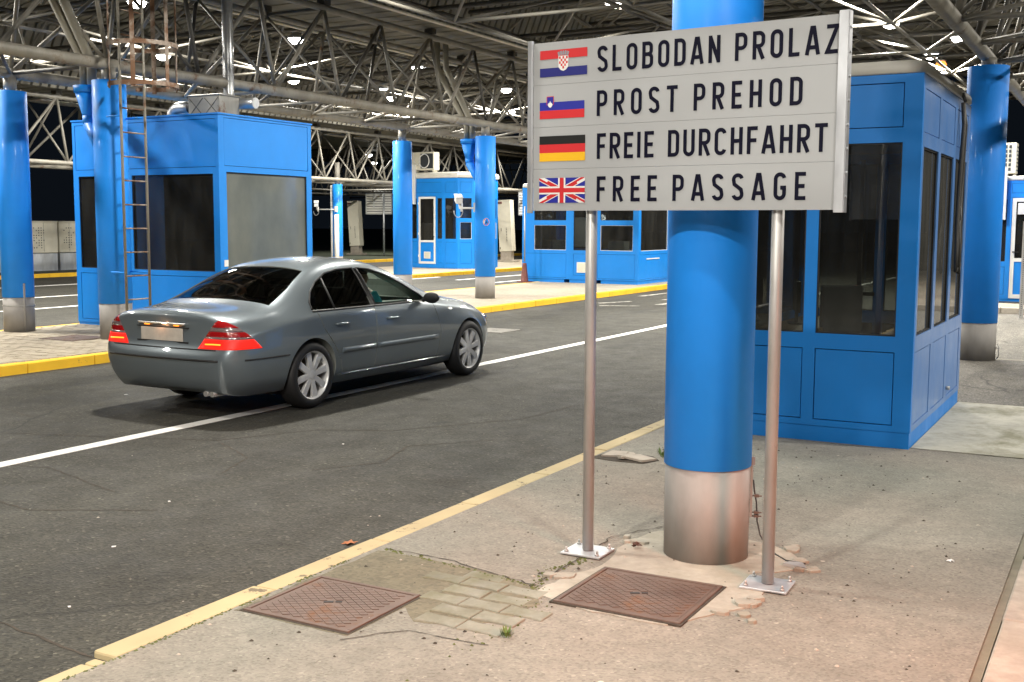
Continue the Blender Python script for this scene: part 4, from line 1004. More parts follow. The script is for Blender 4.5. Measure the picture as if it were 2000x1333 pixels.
def louvre(x, y, z0, z1, w_, label, post=True):
    c = thing('lane_sign', label, 'sign', (x, y, 0), .12, 'slatted boards seen from behind')
    m = MB(); n = 8
    for k in range(n):
        a = z0 + (z1-z0)*k/n; m.box((-w_/2, 0, a+.015), (w_/2, .03, a+(z1-z0)/n-.015))
    m.build('slat', M_white, c)
    m = MB(); m.box((-w_/2-.04, -.02, z0-.02), (-w_/2, .05, z1+.02)); m.box((w_/2, -.02, z0-.02), (w_/2+.04, .05, z1+.02)); m.box((-w_/2, -.02, z1), (w_/2, .05, z1+.03)); m.box((-w_/2, -.02, z0-.03), (w_/2, .05, z0)); m.build('rim', M_galvl, c)
    m = MB(); m.tube((w_*.22, -.07, LZ), (w_*.22, -.07, z1), .055, 10); m.box((-w_*.2, -.05, z0+.3*(z1-z0)), (-w_*.17, -.02, z1)); m.build('post', M_galvl, c)
    return c
louvre(-36.35, 50.8, 2.33, 3.42, 1.55, 'white slatted board on a thin post behind the leaning cabinet')
louvre(-24.45, 46.2, 2.24, 3.27, 1.25, 'white slatted board partly hidden by the left edge of the big sign')
cn = thing('traffic_cone', 'faded red cone with a thin grey pole beside the middle booth', 'cone', (-15.55, 28.95, LZ))
m = MB(); m.lathe((0,0,0), [(.125,.03), (.115,.04), (.06,.52), (.055,.56)], 16); m.build('cone_body', M_cone, cn)
m = MB(); m.box((-.17,-.17,0), (.17,.17,.03)); m.build('cone_base', M_cone, cn)
m = MB(); m.tube((0,0,.6), (.0,0,2.2), .022, 8); m.build('pole', M_galv, cn)
# electrical cabinets at far left
for i, (y0, wd) in enumerate(((24.4, 1.4), (25.85, 1.2), (27.1, .85))):
    lb = ['cream double electrical cabinet partly hidden behind the left edge column', 'cream electrical cabinet with a cluster of round grilles at far left', 'cream electrical cabinet with dotted grilles nearest the pale post at far left'][i]
    c = thing('electrical_cabinet', lb, 'cabinet', (-33.1, y0, LZ), 0, 'cream electrical cabinets in a row')
    m = MB(); m.box((-.35, 0, .62), (0, wd-.02, 1.68)); m.box((-.38, -.01, 1.68), (.03, wd-.01, 1.72)); m.build('housing', M_cream, c, bevel=.02)
    m = MB(); m.box((-.33, .02, 0), (-.02, wd-.04, .60)); m.build('pedestal', M_galvl, c)
    m = MB(); rr = random.Random(i)
    for a in range(5):
        for b in range(9):
            if rr.random() < .55: m.tube((.001, .2+a*.10, .80+b*.085), (.006, .2+a*.10, .80+b*.085), .022, 6)
    m.build('vent_holes', M_cond, c)
    m = MB(); m.box((.001, wd/2-.004, .66), (.004, wd/2+.004, 1.66)); m.build('door_gap', M_cond, c)
po = thing('pale_post', 'pale square post with small switch box left of the left booth', 'post', (-32.3, 27.4, LZ))
m = MB(); m.box((-.1, -.1, 0), (.1, .1, 3.2)); m.box((-.14,-.14,3.2), (.14,.14,3.26)); m.build('upright', M_cream, po); m = MB(); m.box((-.02, -.24, 1.15), (.14, -.1, 1.65)); m.build('switch_box', M_white, po)
# distant small white car (rear seen)
def far_car(x, y, label):
    c = thing('parked_car', label, 'car', (x, y, 0), R_(-20))
    m = MB(); prof = [(-.0,.35),(0,.75),(.05,.95),(.5,1.0),(1.0,1.35),(1.6,1.45),(2.5,1.4),(3.1,1.0),(4.0,.85),(4.15,.6),(4.15,.3),(0.1,.28)]
    A = [[m.bm.verts.new((s*w2, u, z)) for u, z in prof] for s, w2 in ((-1,.80),(1,.80))]
    n = len(prof)
    for i in range(n): m._f([A[0][i], A[0][(i+1)%n], A[1][(i+1)%n], A[1][i]])
    m._f(A[0]); m._f(A[1]); m.build('body', M_white, c, bevel=.08)
    for s in (-1, 1):
        m = MB(); m.box((s*.80-.13, -.03, .72), (s*.80+.02 if s > 0 else s*.80+.13, .12, .92)); m.build('tail_light', M_tail, c)
    m = MB(); m.prism([(-.6,.55),(.6,.55),(.5,.98),(-.5,.98)], -.0, .02, lambda u, v, w_: (u, v, w_+1.1)); m.build('rear_window', M_bk, c)
    for s in (-1, 1):
        for u in (.75, 3.3):
            m = MB(); m.lathe((s*.72, u, .31), [(.31,-.1),(.31,.1)], 18, 'x'); m.build('wheel', M_black, c)
    m = MB(); m.box((-.26, -.045, .5), (.26, -.02, .62)); m.build('plate', M_wt, c)
    return c
far_car(-37.6, 56.2, 'small distant white car with glowing red tail lights left of a blue column')
# ================================================================== CAR
def mk_paint():
    t = NT('grey_car_paint'); t.col((.175, .21, .235)); t.b.inputs['Metallic'].default_value = .42; t.rough(.32)
    t.b.inputs['Coat Weight'].default_value = 1; t.b.inputs['Coat Roughness'].default_value = .03
    f = t.noise(900, 1); t.l(t.ramp(f, [(.4, grey(.28)), (.6, grey(.4))]), t.b.inputs['Roughness']); return t.m
M_paint = mk_paint()
M_rim = mk_metal('wheel_alloy', (.78, .78, .78), .36, .35, 0, False)
M_chrome = simple('chrome', (.75, .75, .76), .12, 1)
M_cargp = simple('gloss_black', (.012,.012,.013), .15, 0, .05, coat=.5)
M_lred = simple('red_lens', (.34, .008, .010), .12, 0, .1, coat=1)
M_lclr = simple('clear_lens', (.30, .22, .22), .15, .3, .2, 30, coat=1)
M_plate = simple('number_plate', (.55, .50, .44), .5, 0, .15, 8)
M_cabin = simple('cabin_lining', (.28, .29, .27), .8)
CAR = thing('passing_car', 'grey four-door sedan with lit red tail lights driving away on the near lane', 'car', (-7.86, 7.50, 0), R_(-1.2))
# cage: half rings (du, y, z) from bottom centre round to top centre
def ring(u, b, pts, du=None): return (u, pts, du or [0]*9)
ST = [
 ring(0.02, 0, [(0,.27),(.58,.27),(.66,.33),(.71,.50),(.72,.60),(.71,.68),(.69,.84),(.60,.955),(0,.985)], [.10,.10,.05,.0,.0,.05,.06,.06,.05]),
 ring(0.10, 0, [(0,.235),(.68,.235),(.79,.32),(.835,.50),(.84,.62),(.83,.72),(.78,.86),(.62,.975),(0,1.005)], [.06,.06,.03,.0,.0,.02,.02,.02,.0]),
 ring(0.26, 0, [(0,.215),(.76,.215),(.855,.31),(.890,.50),(.895,.65),(.885,.78),(.82,.905),(.62,.99),(0,1.015)]),
 ring(0.50, 0, [(0,.21),(.79,.21),(.872,.32),(.905,.50),(.912,.68),(.900,.83),(.815,.940),(.62,1.0),(0,1.022)]),
 ring(0.70, 0, [(0,.21),(.80,.21),(.875,.32),(.905,.50),(.915,.70),(.900,.86),(.80,.975),(.62,1.025),(0,1.050)]),
 ring(0.90, 0, [(0,.21),(.80,.21),(.875,.31),(.905,.50),(.915,.70),(.895,.885),(.750,1.050),(.585,1.115),(0,1.145)]),
 ring(1.14, 0, [(0,.20),(.80,.20),(.872,.30),(.900,.50),(.913,.70),(.885,.905),(.700,1.160),(.55,1.235),(0,1.265)]),
 ring(1.42, 0, [(0,.19),(.80,.19),(.868,.29),(.895,.50),(.910,.70),(.880,.915),(.650,1.270),(.52,1.355),(0,1.385)]),
 ring(1.72, 0, [(0,.19),(.80,.19),(.865,.28),(.893,.50),(.910,.70),(.880,.920),(.618,1.340),(.47,1.420),(0,1.445)]),
 ring(2.08, 0, [(0,.19),(.80,.19),(.865,.28),(.892,.50),(.910,.70),(.880,.918),(.610,1.360),(.45,1.44),(0,1.462)]),
 ring(2.42, 0, [(0,.19),(.80,.19),(.865,.28),(.893,.50),(.910,.70),(.880,.912),(.618,1.338),(.47,1.418),(0,1.442)]),
 ring(2.74, 0, [(0,.19),(.80,.19),(.866,.28),(.895,.50),(.910,.70),(.878,.905),(.655,1.255),(.52,1.33),(0,1.358)]),
 ring(3.04, 0, [(0,.19),(.80,.19),(.870,.29),(.898,.50),(.910,.70),(.872,.895),(.710,1.125),(.58,1.185),(0,1.215)]),
 ring(3.32, 0, [(0,.20),(.80,.20),(.873,.30),(.902,.50),(.910,.70),(.866,.880),(.768,.995),(.62,1.03),(0,1.066)]),
 ring(3.70, 0, [(0,.20),(.80,.20),(.875,.31),(.905,.50),(.908,.69),(.860,.850),(.770,.936),(.60,.968),(0,.992)]),
 ring(4.05, 0, [(0,.20),(.79,.20),(.87,.31),(.900,.50),(.900,.66),(.845,.810),(.745,.885),(.57,.915),(0,.938)]),
 ring(4.38, 0, [(0,.20),(.75,.20),(.835,.30),(.865,.48),(.855,.62),(.790,.745),(.68,.810),(.50,.840),(0,.862)]),
 ring(4.62, 0, [(0,.21),(.66,.21),(.745,.29),(.770,.45),(.755,.58),(.690,.665),(.58,.720),(.42,.750),(0,.775)]),
 ring(4.76, 0, [(0,.24),(.50,.24),(.58,.30),(.60,.44),(.59,.54),(.55,.60),(.46,.64),(.34,.66),(0,.675)]),
]
bm = bmesh.new(); rows_ = []
for u, pts, du in ST:
    right = [bm.verts.new((y, u+d, z)) for (y, z), d in zip(pts, du)]
    left = [right[0]] + [bm.verts.new((-y, u+d, z)) for (y, z), d in list(zip(pts, du))[1:8]] + [right[8]]
    rows_.append((right, left))
for (r0, l0), (r1, l1) in zip(rows_, rows_[1:]):
    for k in range(8):
        bm.faces.new([r0[k], r1[k], r1[k+1], r0[k+1]]); bm.faces.new([l0[k+1], l1[k+1], l1[k], l0[k]])
for idx, off in ((0, -.05), (-1, .05)):
    r, l = rows_[idx]; cs = [r[0]] + [bm.verts.new((0, r[k].co.y+off, r[k].co.z)) for k in range(1, 8)] + [r[8]]
    for k in range(8):
        for side in (r, l):
            f = [side[k], side[k+1], cs[k+1], cs[k]]; f = [v for i, v in enumerate(f) if v not in f[:i]]
            if len(f) > 2: bm.faces.new(f)
cl_e = bm.edges.layers.float.new('crease_edge')
def cr(a_, b_, v):
    e = bm.edges.get((a_, b_))
    if e: e[cl_e] = v
for i_ in range(len(rows_)-1):
    for s_ in (0, 1):
        A_, B_ = rows_[i_][s_], rows_[i_+1][s_]
        cr(A_[5], B_[5], .45); cr(A_[1], B_[1], .6); cr(A_[3], B_[3], .2)
        if i_ < 4 or i_ > 13: cr(A_[6], B_[6], .35)
for s_ in (0, 1):
    for k_ in range(5, 8): cr(rows_[0][s_][k_], rows_[0][s_][k_+1], .55)
    cr(rows_[0][s_][4], rows_[0][s_][5], .4); cr(rows_[0][s_][3], rows_[0][s_][4], .3)
bmesh.ops.recalc_face_normals(bm, faces=bm.faces[:])
for f in bm.faces: f.smooth = True
me = bpy.data.meshes.new('body_cage'); bm.to_mesh(me); bm.free()
body = bpy.data.objects.new('body', me); COL.objects.link(body)
sb = body.modifiers.new('s', 'SUBSURF'); sb.levels = 3; sb.render_levels = 3
def evald(o):
    dg = bpy.context.evaluated_depsgraph_get(); dg.update(); return bpy.data.meshes.new_from_object(o.evaluated_get(dg), depsgraph=dg)
base_me = evald(body)
body.modifiers.clear(); body.data = base_me.copy(); body.data.materials.append(M_paint); body.data.materials.append(M_cabin)
bmt = bmesh.new(); bmt.from_mesh(base_me); BV = BVHTree.FromBMesh(bmt)
def side_y(u, z, s=1):
    h = BV.ray_cast(Vector((s*2, u, z)), Vector((-s, 0, 0))); return (h[0], h[1]) if h[0] is not None else (Vector((s*.9, u, z)), Vector((s, 0, 0)))
def rear_u(x, z):
    h = BV.ray_cast(Vector((x, -2, z)), Vector((0, 1, 0))); return h[0], h[1]
def cutter(mb):
    me = bpy.data.meshes.new('cut'); bmesh.ops.recalc_face_normals(mb.bm, faces=mb.bm.faces[:]); mb.bm.to_mesh(me); mb.bm.free()
    o = bpy.data.objects.new('cut', me); COL.objects.link(o); me.materials.append(M_paint); me.materials.append(M_cabin); return o
def boolean(o, cut, op='DIFFERENCE'):
    md = o.modifiers.new('b', 'BOOLEAN'); md.operation = op; md.object = cut; md.solver = 'EXACT'
    me = evald(o); o.modifiers.clear(); old = o.data; o.data = me; bpy.data.objects.remove(cut); return me
REARW = [(1.16,.958),(1.18,1.03),(1.27,1.125),(1.42,1.22),(1.62,1.295),(1.84,1.328),(2.10,1.336),(2.10,.952)]
FRONTW = [(2.17,.950),(2.17,1.335),(2.38,1.315),(2.60,1.250),(2.84,1.140),(3.06,1.02),(3.15,.945)]
cs = []
for poly in (REARW, FRONTW):
    m = MB(); m.mi = 1; m.prism(poly, -1.3, 1.3, lambda u, v, h: (h, u, v)); cs.append(m)
for m in cs: boolean(body, cutter(m))
# cabin cavity
m = MB(); m.mi = 1; m.prism([(.95,.50),(.95,.93),(1.22,1.13),(1.52,1.30),(1.82,1.355),(2.32,1.355),(2.68,1.25),(2.98,1.07),(3.14,.93),(3.14,.50)], -.50, .50, lambda u, v, h: (h, u, v)); boolean(body, cutter(m))
# rear screen and windscreen
m = MB(); m.mi = 1; m.prism([(-.67,.74),(.67,.74),(.61,1.07),(.51,1.42),(-.51,1.42),(-.61,1.07)], .99, 2.0); boolean(body, cutter(m))
m = MB(); m.mi = 1; m.prism([(-.48,2.60),(.48,2.60),(.66,3.26),(-.66,3.26)], .97, 2.0); boolean(body, cutter(m))
for u in (1.12, 3.974):
    for s in (-1, 1):
        m = MB(); m.mi = 1; m.lathe((0, u, .33), [(.365, s*.60), (.365, s*1.2)] if s > 0 else [(.365, -1.2), (.365, -.60)], 48, 'x'); boolean(body, cutter(m))
# door, boot and bonnet shut lines as real grooves
def groove(pts, w_=.007, y0=.5, y1=1.1, sides=(-1, 1), f=None):
    for s in sides:
        for a, b in zip(pts, pts[1:]):
            a = Vector(a); b = Vector(b); d = (b-a).normalized(); n = Vector((-d.y, d.x))*w_/2
            m = MB(); m.mi = 1; q = [a-n-d*.001, b-n+d*.001, b+n+d*.001, a+n-d*.001]
            m.prism([tuple(v) for v in q], min(s*y0, s*y1), max(s*y0, s*y1), (lambda u, v, h: (h, u, v)) if f is None else f); boolean(body, cutter(m))
GD = .868
for pts in ([(2.135,.30),(2.135,.945)], [(3.30,.30),(3.34,.60),(3.24,.92)], [(1.60,.30),(1.55,.44),(1.44,.60),(1.28,.78),(1.22,.93)], [(1.60,.30),(3.30,.30)]):
    for a, b in zip(pts, pts[1:]):
        for s in (1, -1):
            A, _ = side_y(a[0], a[1], s); B, _ = side_y(b[0], b[1], s)
            m = MB(); m.mi = 1
            mid_ = (A+B)/2; C, _ = side_y(mid_.y, mid_.z, s)
            d = (Vector((b[0], b[1]))-Vector((a[0], a[1]))).normalized(); n = Vector((-d.y, d.x))*.0038
            # thin slab following the skin: 3 stations
            sec = []
            for P_, (uu, zz) in ((A, a), (C, ((a[0]+b[0])/2, (a[1]+b[1])/2)), (B, b)):
                x = P_.x
                sec.append([m.bm.verts.new((x - s*.012, uu-n.x, zz-n.y)), m.bm.verts.new((x + s*.02, uu-n.x, zz-n.y)), m.bm.verts.new((x + s*.02, uu+n.x, zz+n.y)), m.bm.verts.new((x - s*.012, uu+n.x, zz+n.y))])
            for q0, q1 in zip(sec, sec[1:]):
                for i in range(4): m._f([q0[i], q0[(i+1)%4], q1[(i+1)%4], q1[i]])
            m._f(sec[0][::-1]); m._f(sec[-1]); boolean(body, cutter(m))
# shading: keep smooth, mark sharp by angle
for p in body.data.polygons: p.use_smooth = True
try:
    body.data.set_sharp_from_angle(angle=R_(38))
except Exception: pass
body.parent = CAR
# glass from the untouched skin, sunk 8 mm
def skin_patch(name, test, mat, off, parent):
    bm2 = bmesh.new(); bm2.from_mesh(base_me)
    kill = [f for f in bm2.faces if not test(f.calc_center_median(), f.normal)]
    bmesh.ops.delete(bm2, geom=kill, context='FACES')
    bm2.normal_update()
    for v in bm2.verts: v.co += v.normal*off
    me = bpy.data.meshes.new(name); bm2.to_mesh(me); bm2.free(); me.materials.append(mat)
    for p in me.polygons: p.use_smooth = True
    o = bpy.data.objects.new(name, me); COL.objects.link(o); o.parent = parent; return o
for s in (-1, 1):
    skin_patch('side_window', lambda c, n, s=s: s*c.x > .4 and abs(n.x) > .35 and 1.10 < c.y < 2.14 and .93 < c.z < 1.36, M_cargd, -.010, CAR)
    skin_patch('side_window', lambda c, n, s=s: s*c.x > .4 and abs(n.x) > .35 and 2.14 <= c.y < 3.20 and .92 < c.z < 1.36, M_carg, -.010, CAR)
skin_patch('rear_window', lambda c, n: n.z > .3 and abs(c.x) < .69 and .70 < c.y < 1.48 and c.z > 1.0, M_cargd, -.008, CAR)
skin_patch('windscreen', lambda c, n: n.z > .3 and abs(c.x) < .69 and 2.54 < c.y < 3.32 and c.z > .98, M_carg, -.008, CAR)
# wheels
def wheel(x, y, s):
    hub = bpy.data.objects.new('wheel', None)
    m = MB(); m.lathe((0,0,0), [(.235,-.10*s),(.30,-.105*s),(.325,-.075*s),(.330,0),(.325,.075*s),(.30,.105*s),(.243,.108*s),(.226,.09*s)], 56, 'x', cap=False); t_ = m.build('wheel', M_black, CAR); t_.location = (x, y, .33)
    m = MB(); m.lathe((0,0,0), [(.222,-.09*s),(.213,.0),(.222,.084*s),(.232,.1*s),(.240,.102*s)], 56, 'x', cap=False)
    m.lathe((0,0,0), [(.045,.045*s),(.062,.055*s),(.062,.078*s),(.035,.088*s)], 24, 'x')
    for k in range(8):
        a = 2*math.pi*k/8 + .2; c, sn = math.cos(a), math.sin(a)
        for o_ in (-.0,):
            T = Matrix.Rotation(a, 4, 'X'); w0, w1 = .026, .026
            m.prism([(-w0, .04), (w0, .04), (w1*1.3, .214), (w1*2.1, .229), (-w1*2.1, .229), (-w1*1.3, .214)], .048*s, .084*s, lambda u, v, h: T @ Vector((h, u, v)))
    r_ = m.build('rim', M_rim, t_, bevel=.004)
    m = MB(); m.lathe((0,0,0), [(.16, -.02*s), (.16, .0)], 32, 'x'); m.box((-.02, -.05, .08), (.04, .05, .16)); m.build('brake_disc', M_framed, t_)
    return t_
for u in (1.12, 3.974):
    for s in (-1, 1): wheel(s*.79, u, s)
# side strips, handles, mirrors
for s in (-1, 1):
    for ua, ub in ((1.56, 2.125), (2.145, 3.28)):
        m = MB(); sec = []
        for k in range(13):
            u = ua + (ub-ua)*k/12; P_, n_ = side_y(u, .555, s); P2, _ = side_y(u, .505, s); z2 = .52
            sec.append([m.bm.verts.new((P_.x - s*.004, u, .560)), m.bm.verts.new((P_.x + s*.010, u, .553)), m.bm.verts.new((P2.x + s*.010, u, .507)), m.bm.verts.new((P2.x - s*.004, u, .50))])
        for q0, q1 in zip(sec, sec[1:]):
            for i in range(4): m._f([q0[i], q0[(i+1)%4], q1[(i+1)%4], q1[i]], True)
        m._f(sec[0]); m._f(sec[-1]); m.build('side_moulding', M_paint, CAR)
    m = MB(); sec = []
    for k in range(20):
        u = 1.55 + 1.95*k/19; P2, _ = side_y(u, .285, s)
        sec.append([m.bm.verts.new((P2.x - s*.004, u, .292)), m.bm.verts.new((P2.x + s*.010, u, .288)), m.bm.verts.new((P2.x - s*.006, u, .278))])
    for q0, q1 in zip(sec, sec[1:]):
        for i in range(3): m._f([q0[i], q0[(i+1)%3], q1[(i+1)%3], q1[i]], True)
    m._f(sec[0]); m._f(sec[-1]); m.build('sill_trim', M_chrome, CAR)
    for u in (1.46, 2.32):
        m = MB(); pts = []
        for k in range(7):
            uu = u + .20*k/6; P_, n_ = side_y(uu, .80, s); lift = .030*math.sin(math.pi*k/6)**.5 if 0 < k < 6 else 0
            pts.append(P_ + n_*(lift+.002))
        m.path(pts, .0125, 8); m.build('door_handle', M_paint, CAR)
    # window trim (black lower weather strip) and bright line
    m = MB(); sec = []
    for k in range(25):
        u = 1.15 + 2.02*k/24; P_, n_ = side_y(u, .945, s)
        sec.append([m.bm.verts.new(P_ + Vector((s*.004, 0, .012))), m.bm.verts.new(P_ + Vector((s*.010, 0, -.004))), m.bm.verts.new(P_ + Vector((-s*.002, 0, -.008)))])
    for q0, q1 in zip(sec, sec[1:]):
        for i in range(3): m._f([q0[i], q0[(i+1)%3], q1[(i+1)%3], q1[i]], True)
    m.build('window_trim', M_black, CAR)
    for ua in (1.50,):
        m = MB(); A, _ = side_y(ua, .95, s); B, _ = side_y(ua+.03, 1.250, s); m.tube(A, B, .011, 6); m.build('window_bar', M_black, CAR)
    for poly in (REARW, FRONTW):
        m = MB(); P3 = []
        for a, b in zip(poly, poly[1:] + poly[:1]):
            if abs(a[1]-b[1]) < .02 and a[1] < .96 and b[1] < .96: continue
            for k in range(4):
                u = a[0]+(b[0]-a[0])*k/4; z = a[1]+(b[1]-a[1])*k/4; P_, n_ = side_y(u, z, s); P3.append(P_ + n_*.0)
        m.path(P3, .009, 6); m.build('window_seal', M_black, CAR)
    m = MB(); sec = []
    for k in range(9):
        z = .955 + .375*k/8; P_, n_ = side_y(2.135, z, s); q = [P_ + n_*.0025 + Vector((0, d, 0)) for d in (-.040, .040)]
        sec.append([m.bm.verts.new(v) for v in q])
    for q0, q1 in zip(sec, sec[1:]): m._f([q0[0], q0[1], q1[1], q1[0]], True)
    m.build('door_pillar', M_cargp, CAR)
    # mirror
    m = MB(); T = Matrix.Translation((s*.985, 3.02, .985))
    for sc_, off in ((1, 0),):
        rings_ = []
        for k in range(9):
            t_ = -1 + 2*k/8; r_ = math.sqrt(max(0.02, 1-t_*t_))
            rings_.append([m.bm.verts.new(T @ Vector((t_*.105, .045*r_*math.cos(a)*(1.25 if math.cos(a) > 0 else .7), .062*r_*math.sin(a)))) for a in [2*math.pi*i/16 for i in range(16)]])
        for A, B in zip(rings_, rings_[1:]):
            for i in range(16): m._f([A[i], A[(i+1)%16], B[(i+1)%16], B[i]], True)
        m._f(rings_[0]); m._f(rings_[-1])
    m.tube((s*.86, 3.04, .955), (s*.94, 3.03, .972), .026, 10)
    mi_ = m.build('wing_mirror', M_black, CAR)
    # rear lamps: cut pieces of the skin volume, slightly proud
    for nm, poly, mt in (('tail_light', [(.450,.664),(.97,.664),(.97,.752),(.515,.756)], 0), ('b', [(.518,.760),(.97,.756),(.97,.774),(.530,.778)], 1), ('c', [(.530,.776),(.97,.772),(.97,.818),(.566,.824)], 2), ('d', [(.569,.828),(.97,.822),(.97,.850),(.592,.856)], 3), ('e', [(.595,.860),(.97,.854),(.80,.915),(.70,.948),(.655,.935)], 2)):
        m = MB(); m.prism([(s*a_, b_) for a_, b_ in poly], -.4, 1, lambda x, z, h: (x, h if h < 0 else .40-(z-.66)*1.05, z))
        me = bpy.data.meshes.new('lens'); o = bpy.data.objects.new('lens', base_me.copy()); COL.objects.link(o); boolean(o, cutter(m), 'INTERSECT')
        b2 = bmesh.new(); b2.from_mesh(o.data)
        cen = Vector((s*.4, .7, .7))
        for v in b2.verts: 
            d = Vector((s*.35, -1, 0)).normalized() if v.co.y < .12 else Vector((s, -.25, 0)).normalized()
            v.co += d*.0045
        b2.to_mesh(o.data); b2.free()
        o.data.materials.clear(); o.data.materials.append([M_tail, M_lclr, M_lred, M_lclr][mt])
        for p in o.data.polygons: p.material_index = 0
        if nm == 'tail_light': o.name = 'tail_light'; o.parent = CAR; TL = o
        else: o.name = 'lens_band'; o.parent = TL
    m = MB(); 
    for k in range(1):
        P_, n_ = rear_u(s*.62, .705); m.path([P_ + Vector((-.09, -.010, 0)), P_ + Vector((0, -.014, .004)), P_ + Vector((.09, -.008, .004))], .007, 6)
    m.build('bulb_glow', M_amb, TL)
    m = MB(); m.lathe((s*.62, 4.60, .62), [(.0, .10), (.07,.09), (.09, .02), (.09,-.1)], 20, 'y', cap=False); m.build('headlight', M_lclr, CAR)
# boot face, plate and trim
P_, n_ = rear_u(0, .78)
m = MB(); m.box((-.27, P_.y-.012, .715), (.27, P_.y-.002, .835)); m.build('number_plate', M_plate, CAR, bevel=.003)
m = MB(); m.box((-.33, P_.y-.006, .700), (.33, P_.y+.02, .714)); m.box((-.33, P_.y-.008, .838), (.33, P_.y+.02, .846)); m.build('plate_recess_trim', M_black, CAR)
P2, _ = rear_u(0, .88)
m = MB(); m.box((-.30, P2.y-.022, .866), (.30, P2.y+.01, .886)); m.build('boot_handle', M_chrome, CAR, bevel=.004)
m = MB(); m.box((-.22, P2.y-.02, .856), (-.16, P2.y-.008, .865)); m.box((.16, P2.y-.02, .856), (.22, P2.y-.008, .865)); m.build('plate_lamp', M_amb, CAR)
lp = bpy.data.lights.new('plate_glow', 'POINT'); lp.energy = .25; lp.color = (1, .45, .2); lp.shadow_soft_size = .02; o = bpy.data.objects.new('plate_glow', lp); COL.objects.link(o); o.location = (0, P2.y-.06, .87); o.parent = CAR
m = MB(); m.path([Vector((x, rear_u(x, .655)[0].y-.002, .655+.0*abs(x))) for x in [-.66+.12*k for k in range(12)]], .006, 6); m.build('boot_gap', M_black, CAR)
m = MB(); m.path([Vector((x, rear_u(x, .56)[0].y-.004, .56)) for x in [-.70+.14*k for k in range(11)]], .010, 6); m.build('bumper_trim', M_black, CAR)
for s in (-1, 1):
    m = MB(); m.path([side_y(.20+.56*k/8, .565, s)[0] + Vector((s*.001, 0, 0)) for k in range(9)], .008, 6); m.build('bumper_trim', M_black, CAR)
m = MB(); m.box((-.70, .75, .17), (.70, 4.3, .26)); m.build('underbody', M_black, CAR)
m = MB()
for x in (.44, .52): m.tube((x, .13, .235), (x, .4, .235), .026, 14)
m.build('exhaust', M_galv, CAR)
# interior
m = MB()
for x in (-.36, .36):
    m.prism([(2.10,.45),(2.60,.45),(2.60,.58),(2.27,.60),(2.15,1.12),(2.03,1.12)], x-.22, x+.22, lambda u, v, h: (h, u, v))
    m.prism([(2.03,1.13),(2.13,1.13),(2.11,1.30),(2.04,1.30)], x-.12, x+.12, lambda u, v, h: (h, u, v))
m.prism([(1.10,.45),(1.70,.45),(1.70,.60),(1.30,.62),(1.17,1.06),(1.05,1.06)], -.54, .54, lambda u, v, h: (h, u, v))
m.prism([(2.86,.5),(3.13,.5),(3.13,.92),(2.96,.94),(2.86,.85)], -.55, .55, lambda u, v, h: (h, u, v))
m.build('seats_and_dashboard', M_dark, CAR, bevel=.02)
m = MB(); m.path([(-.36+.17*math.cos(t), 2.78+.06*math.sin(t), .88+.16*math.sin(t)) for t in [2*math.pi*k/24 for k in range(24)]], .013, 6, True); m.build('steering_wheel', M_black, CAR)
# driver: one continuous skinned figure
def skin_fig(name, verts, edges, radii, mat, parent, lvl=2):
    me = bpy.data.meshes.new(name); me.from_pydata(verts, edges, []); o = bpy.data.objects.new(name, me); COL.objects.link(o)
    sk = o.modifiers.new('s', 'SKIN'); ss = o.modifiers.new('ss', 'SUBSURF'); ss.levels = lvl; ss.render_levels = lvl
    for i, r in enumerate(radii): me.skin_vertices[0].data[i].radius = (r, r) if not isinstance(r, tuple) else r
    me.skin_vertices[0].data[0].use_root = True
    me2 = evald(o); o.modifiers.clear(); o.data = me2; me2.materials.clear(); me2.materials.append(mat)
    for p in me2.polygons: p.use_smooth = True
    if parent is not None: o.parent = parent
    return o
def sitter(X0, dy, label, cloth):
    P = thing('person', label, 'person'); P.location = CAR.location + Vector((0, dy, 0)); P.rotation_euler = CAR.rotation_euler
    V = [(X0,2.50,.62),(X0,2.44,.78),(X0,2.40,.95),(X0,2.40,1.06),(X0,2.42,1.13),(X0,2.44,1.20),(X0,2.455,1.27),
         (X0-.16,2.42,1.02),(X0-.20,2.52,.85),(X0-.13,2.78,.90),(X0-.10,2.87,.93),
         (X0+.16,2.42,1.02),(X0+.21,2.52,.85),(X0+.14,2.78,.88),(X0+.11,2.87,.90),
         (X0-.10,2.80,.62),(X0+.10,2.80,.62),(X0-.10,3.0,.48),(X0+.10,3.0,.48)]
    Ed = [(0,1),(1,2),(2,3),(3,4),(4,5),(5,6),(3,7),(7,8),(8,9),(9,10),(3,11),(11,12),(12,13),(13,14),(0,15),(0,16),(15,17),(16,18)]
    Ra = [(.15,.11),(.14,.10),(.16,.11),(.13,.085),.052,(.070,.085),(.065,.075),.055,.045,.035,.03,.055,.045,.035,.03,.075,.075,.06,.06]
    skin_fig('body', V, Ed, Ra, M_skin, P)
    I_ = (0,1,2,3,7,8,9,11,12,13)
    skin_fig('top', [V[i] for i in I_], [(0,1),(1,2),(2,3),(3,4),(4,5),(5,6),(3,7),(7,8),(8,9)], [(.165,.125),(.155,.115),(.175,.125),(.14,.10),.070,.058,.046,.070,.058,.046], cloth, P)
    skin_fig('hair', [(X0,2.425,1.235),(X0,2.43,1.295),(X0,2.45,1.325)], [(0,1),(1,2)], [(.078,.080),(.078,.088),.05], M_hair, P)
sitter(-.36, -.12, 'driver in dark blue behind the steering wheel of the grey sedan', simple('dark_blue_fabric', (.02, .03, .09), .8))
sitter(.38, .12, 'passenger in turquoise in the near front seat of the grey sedan', M_turq)

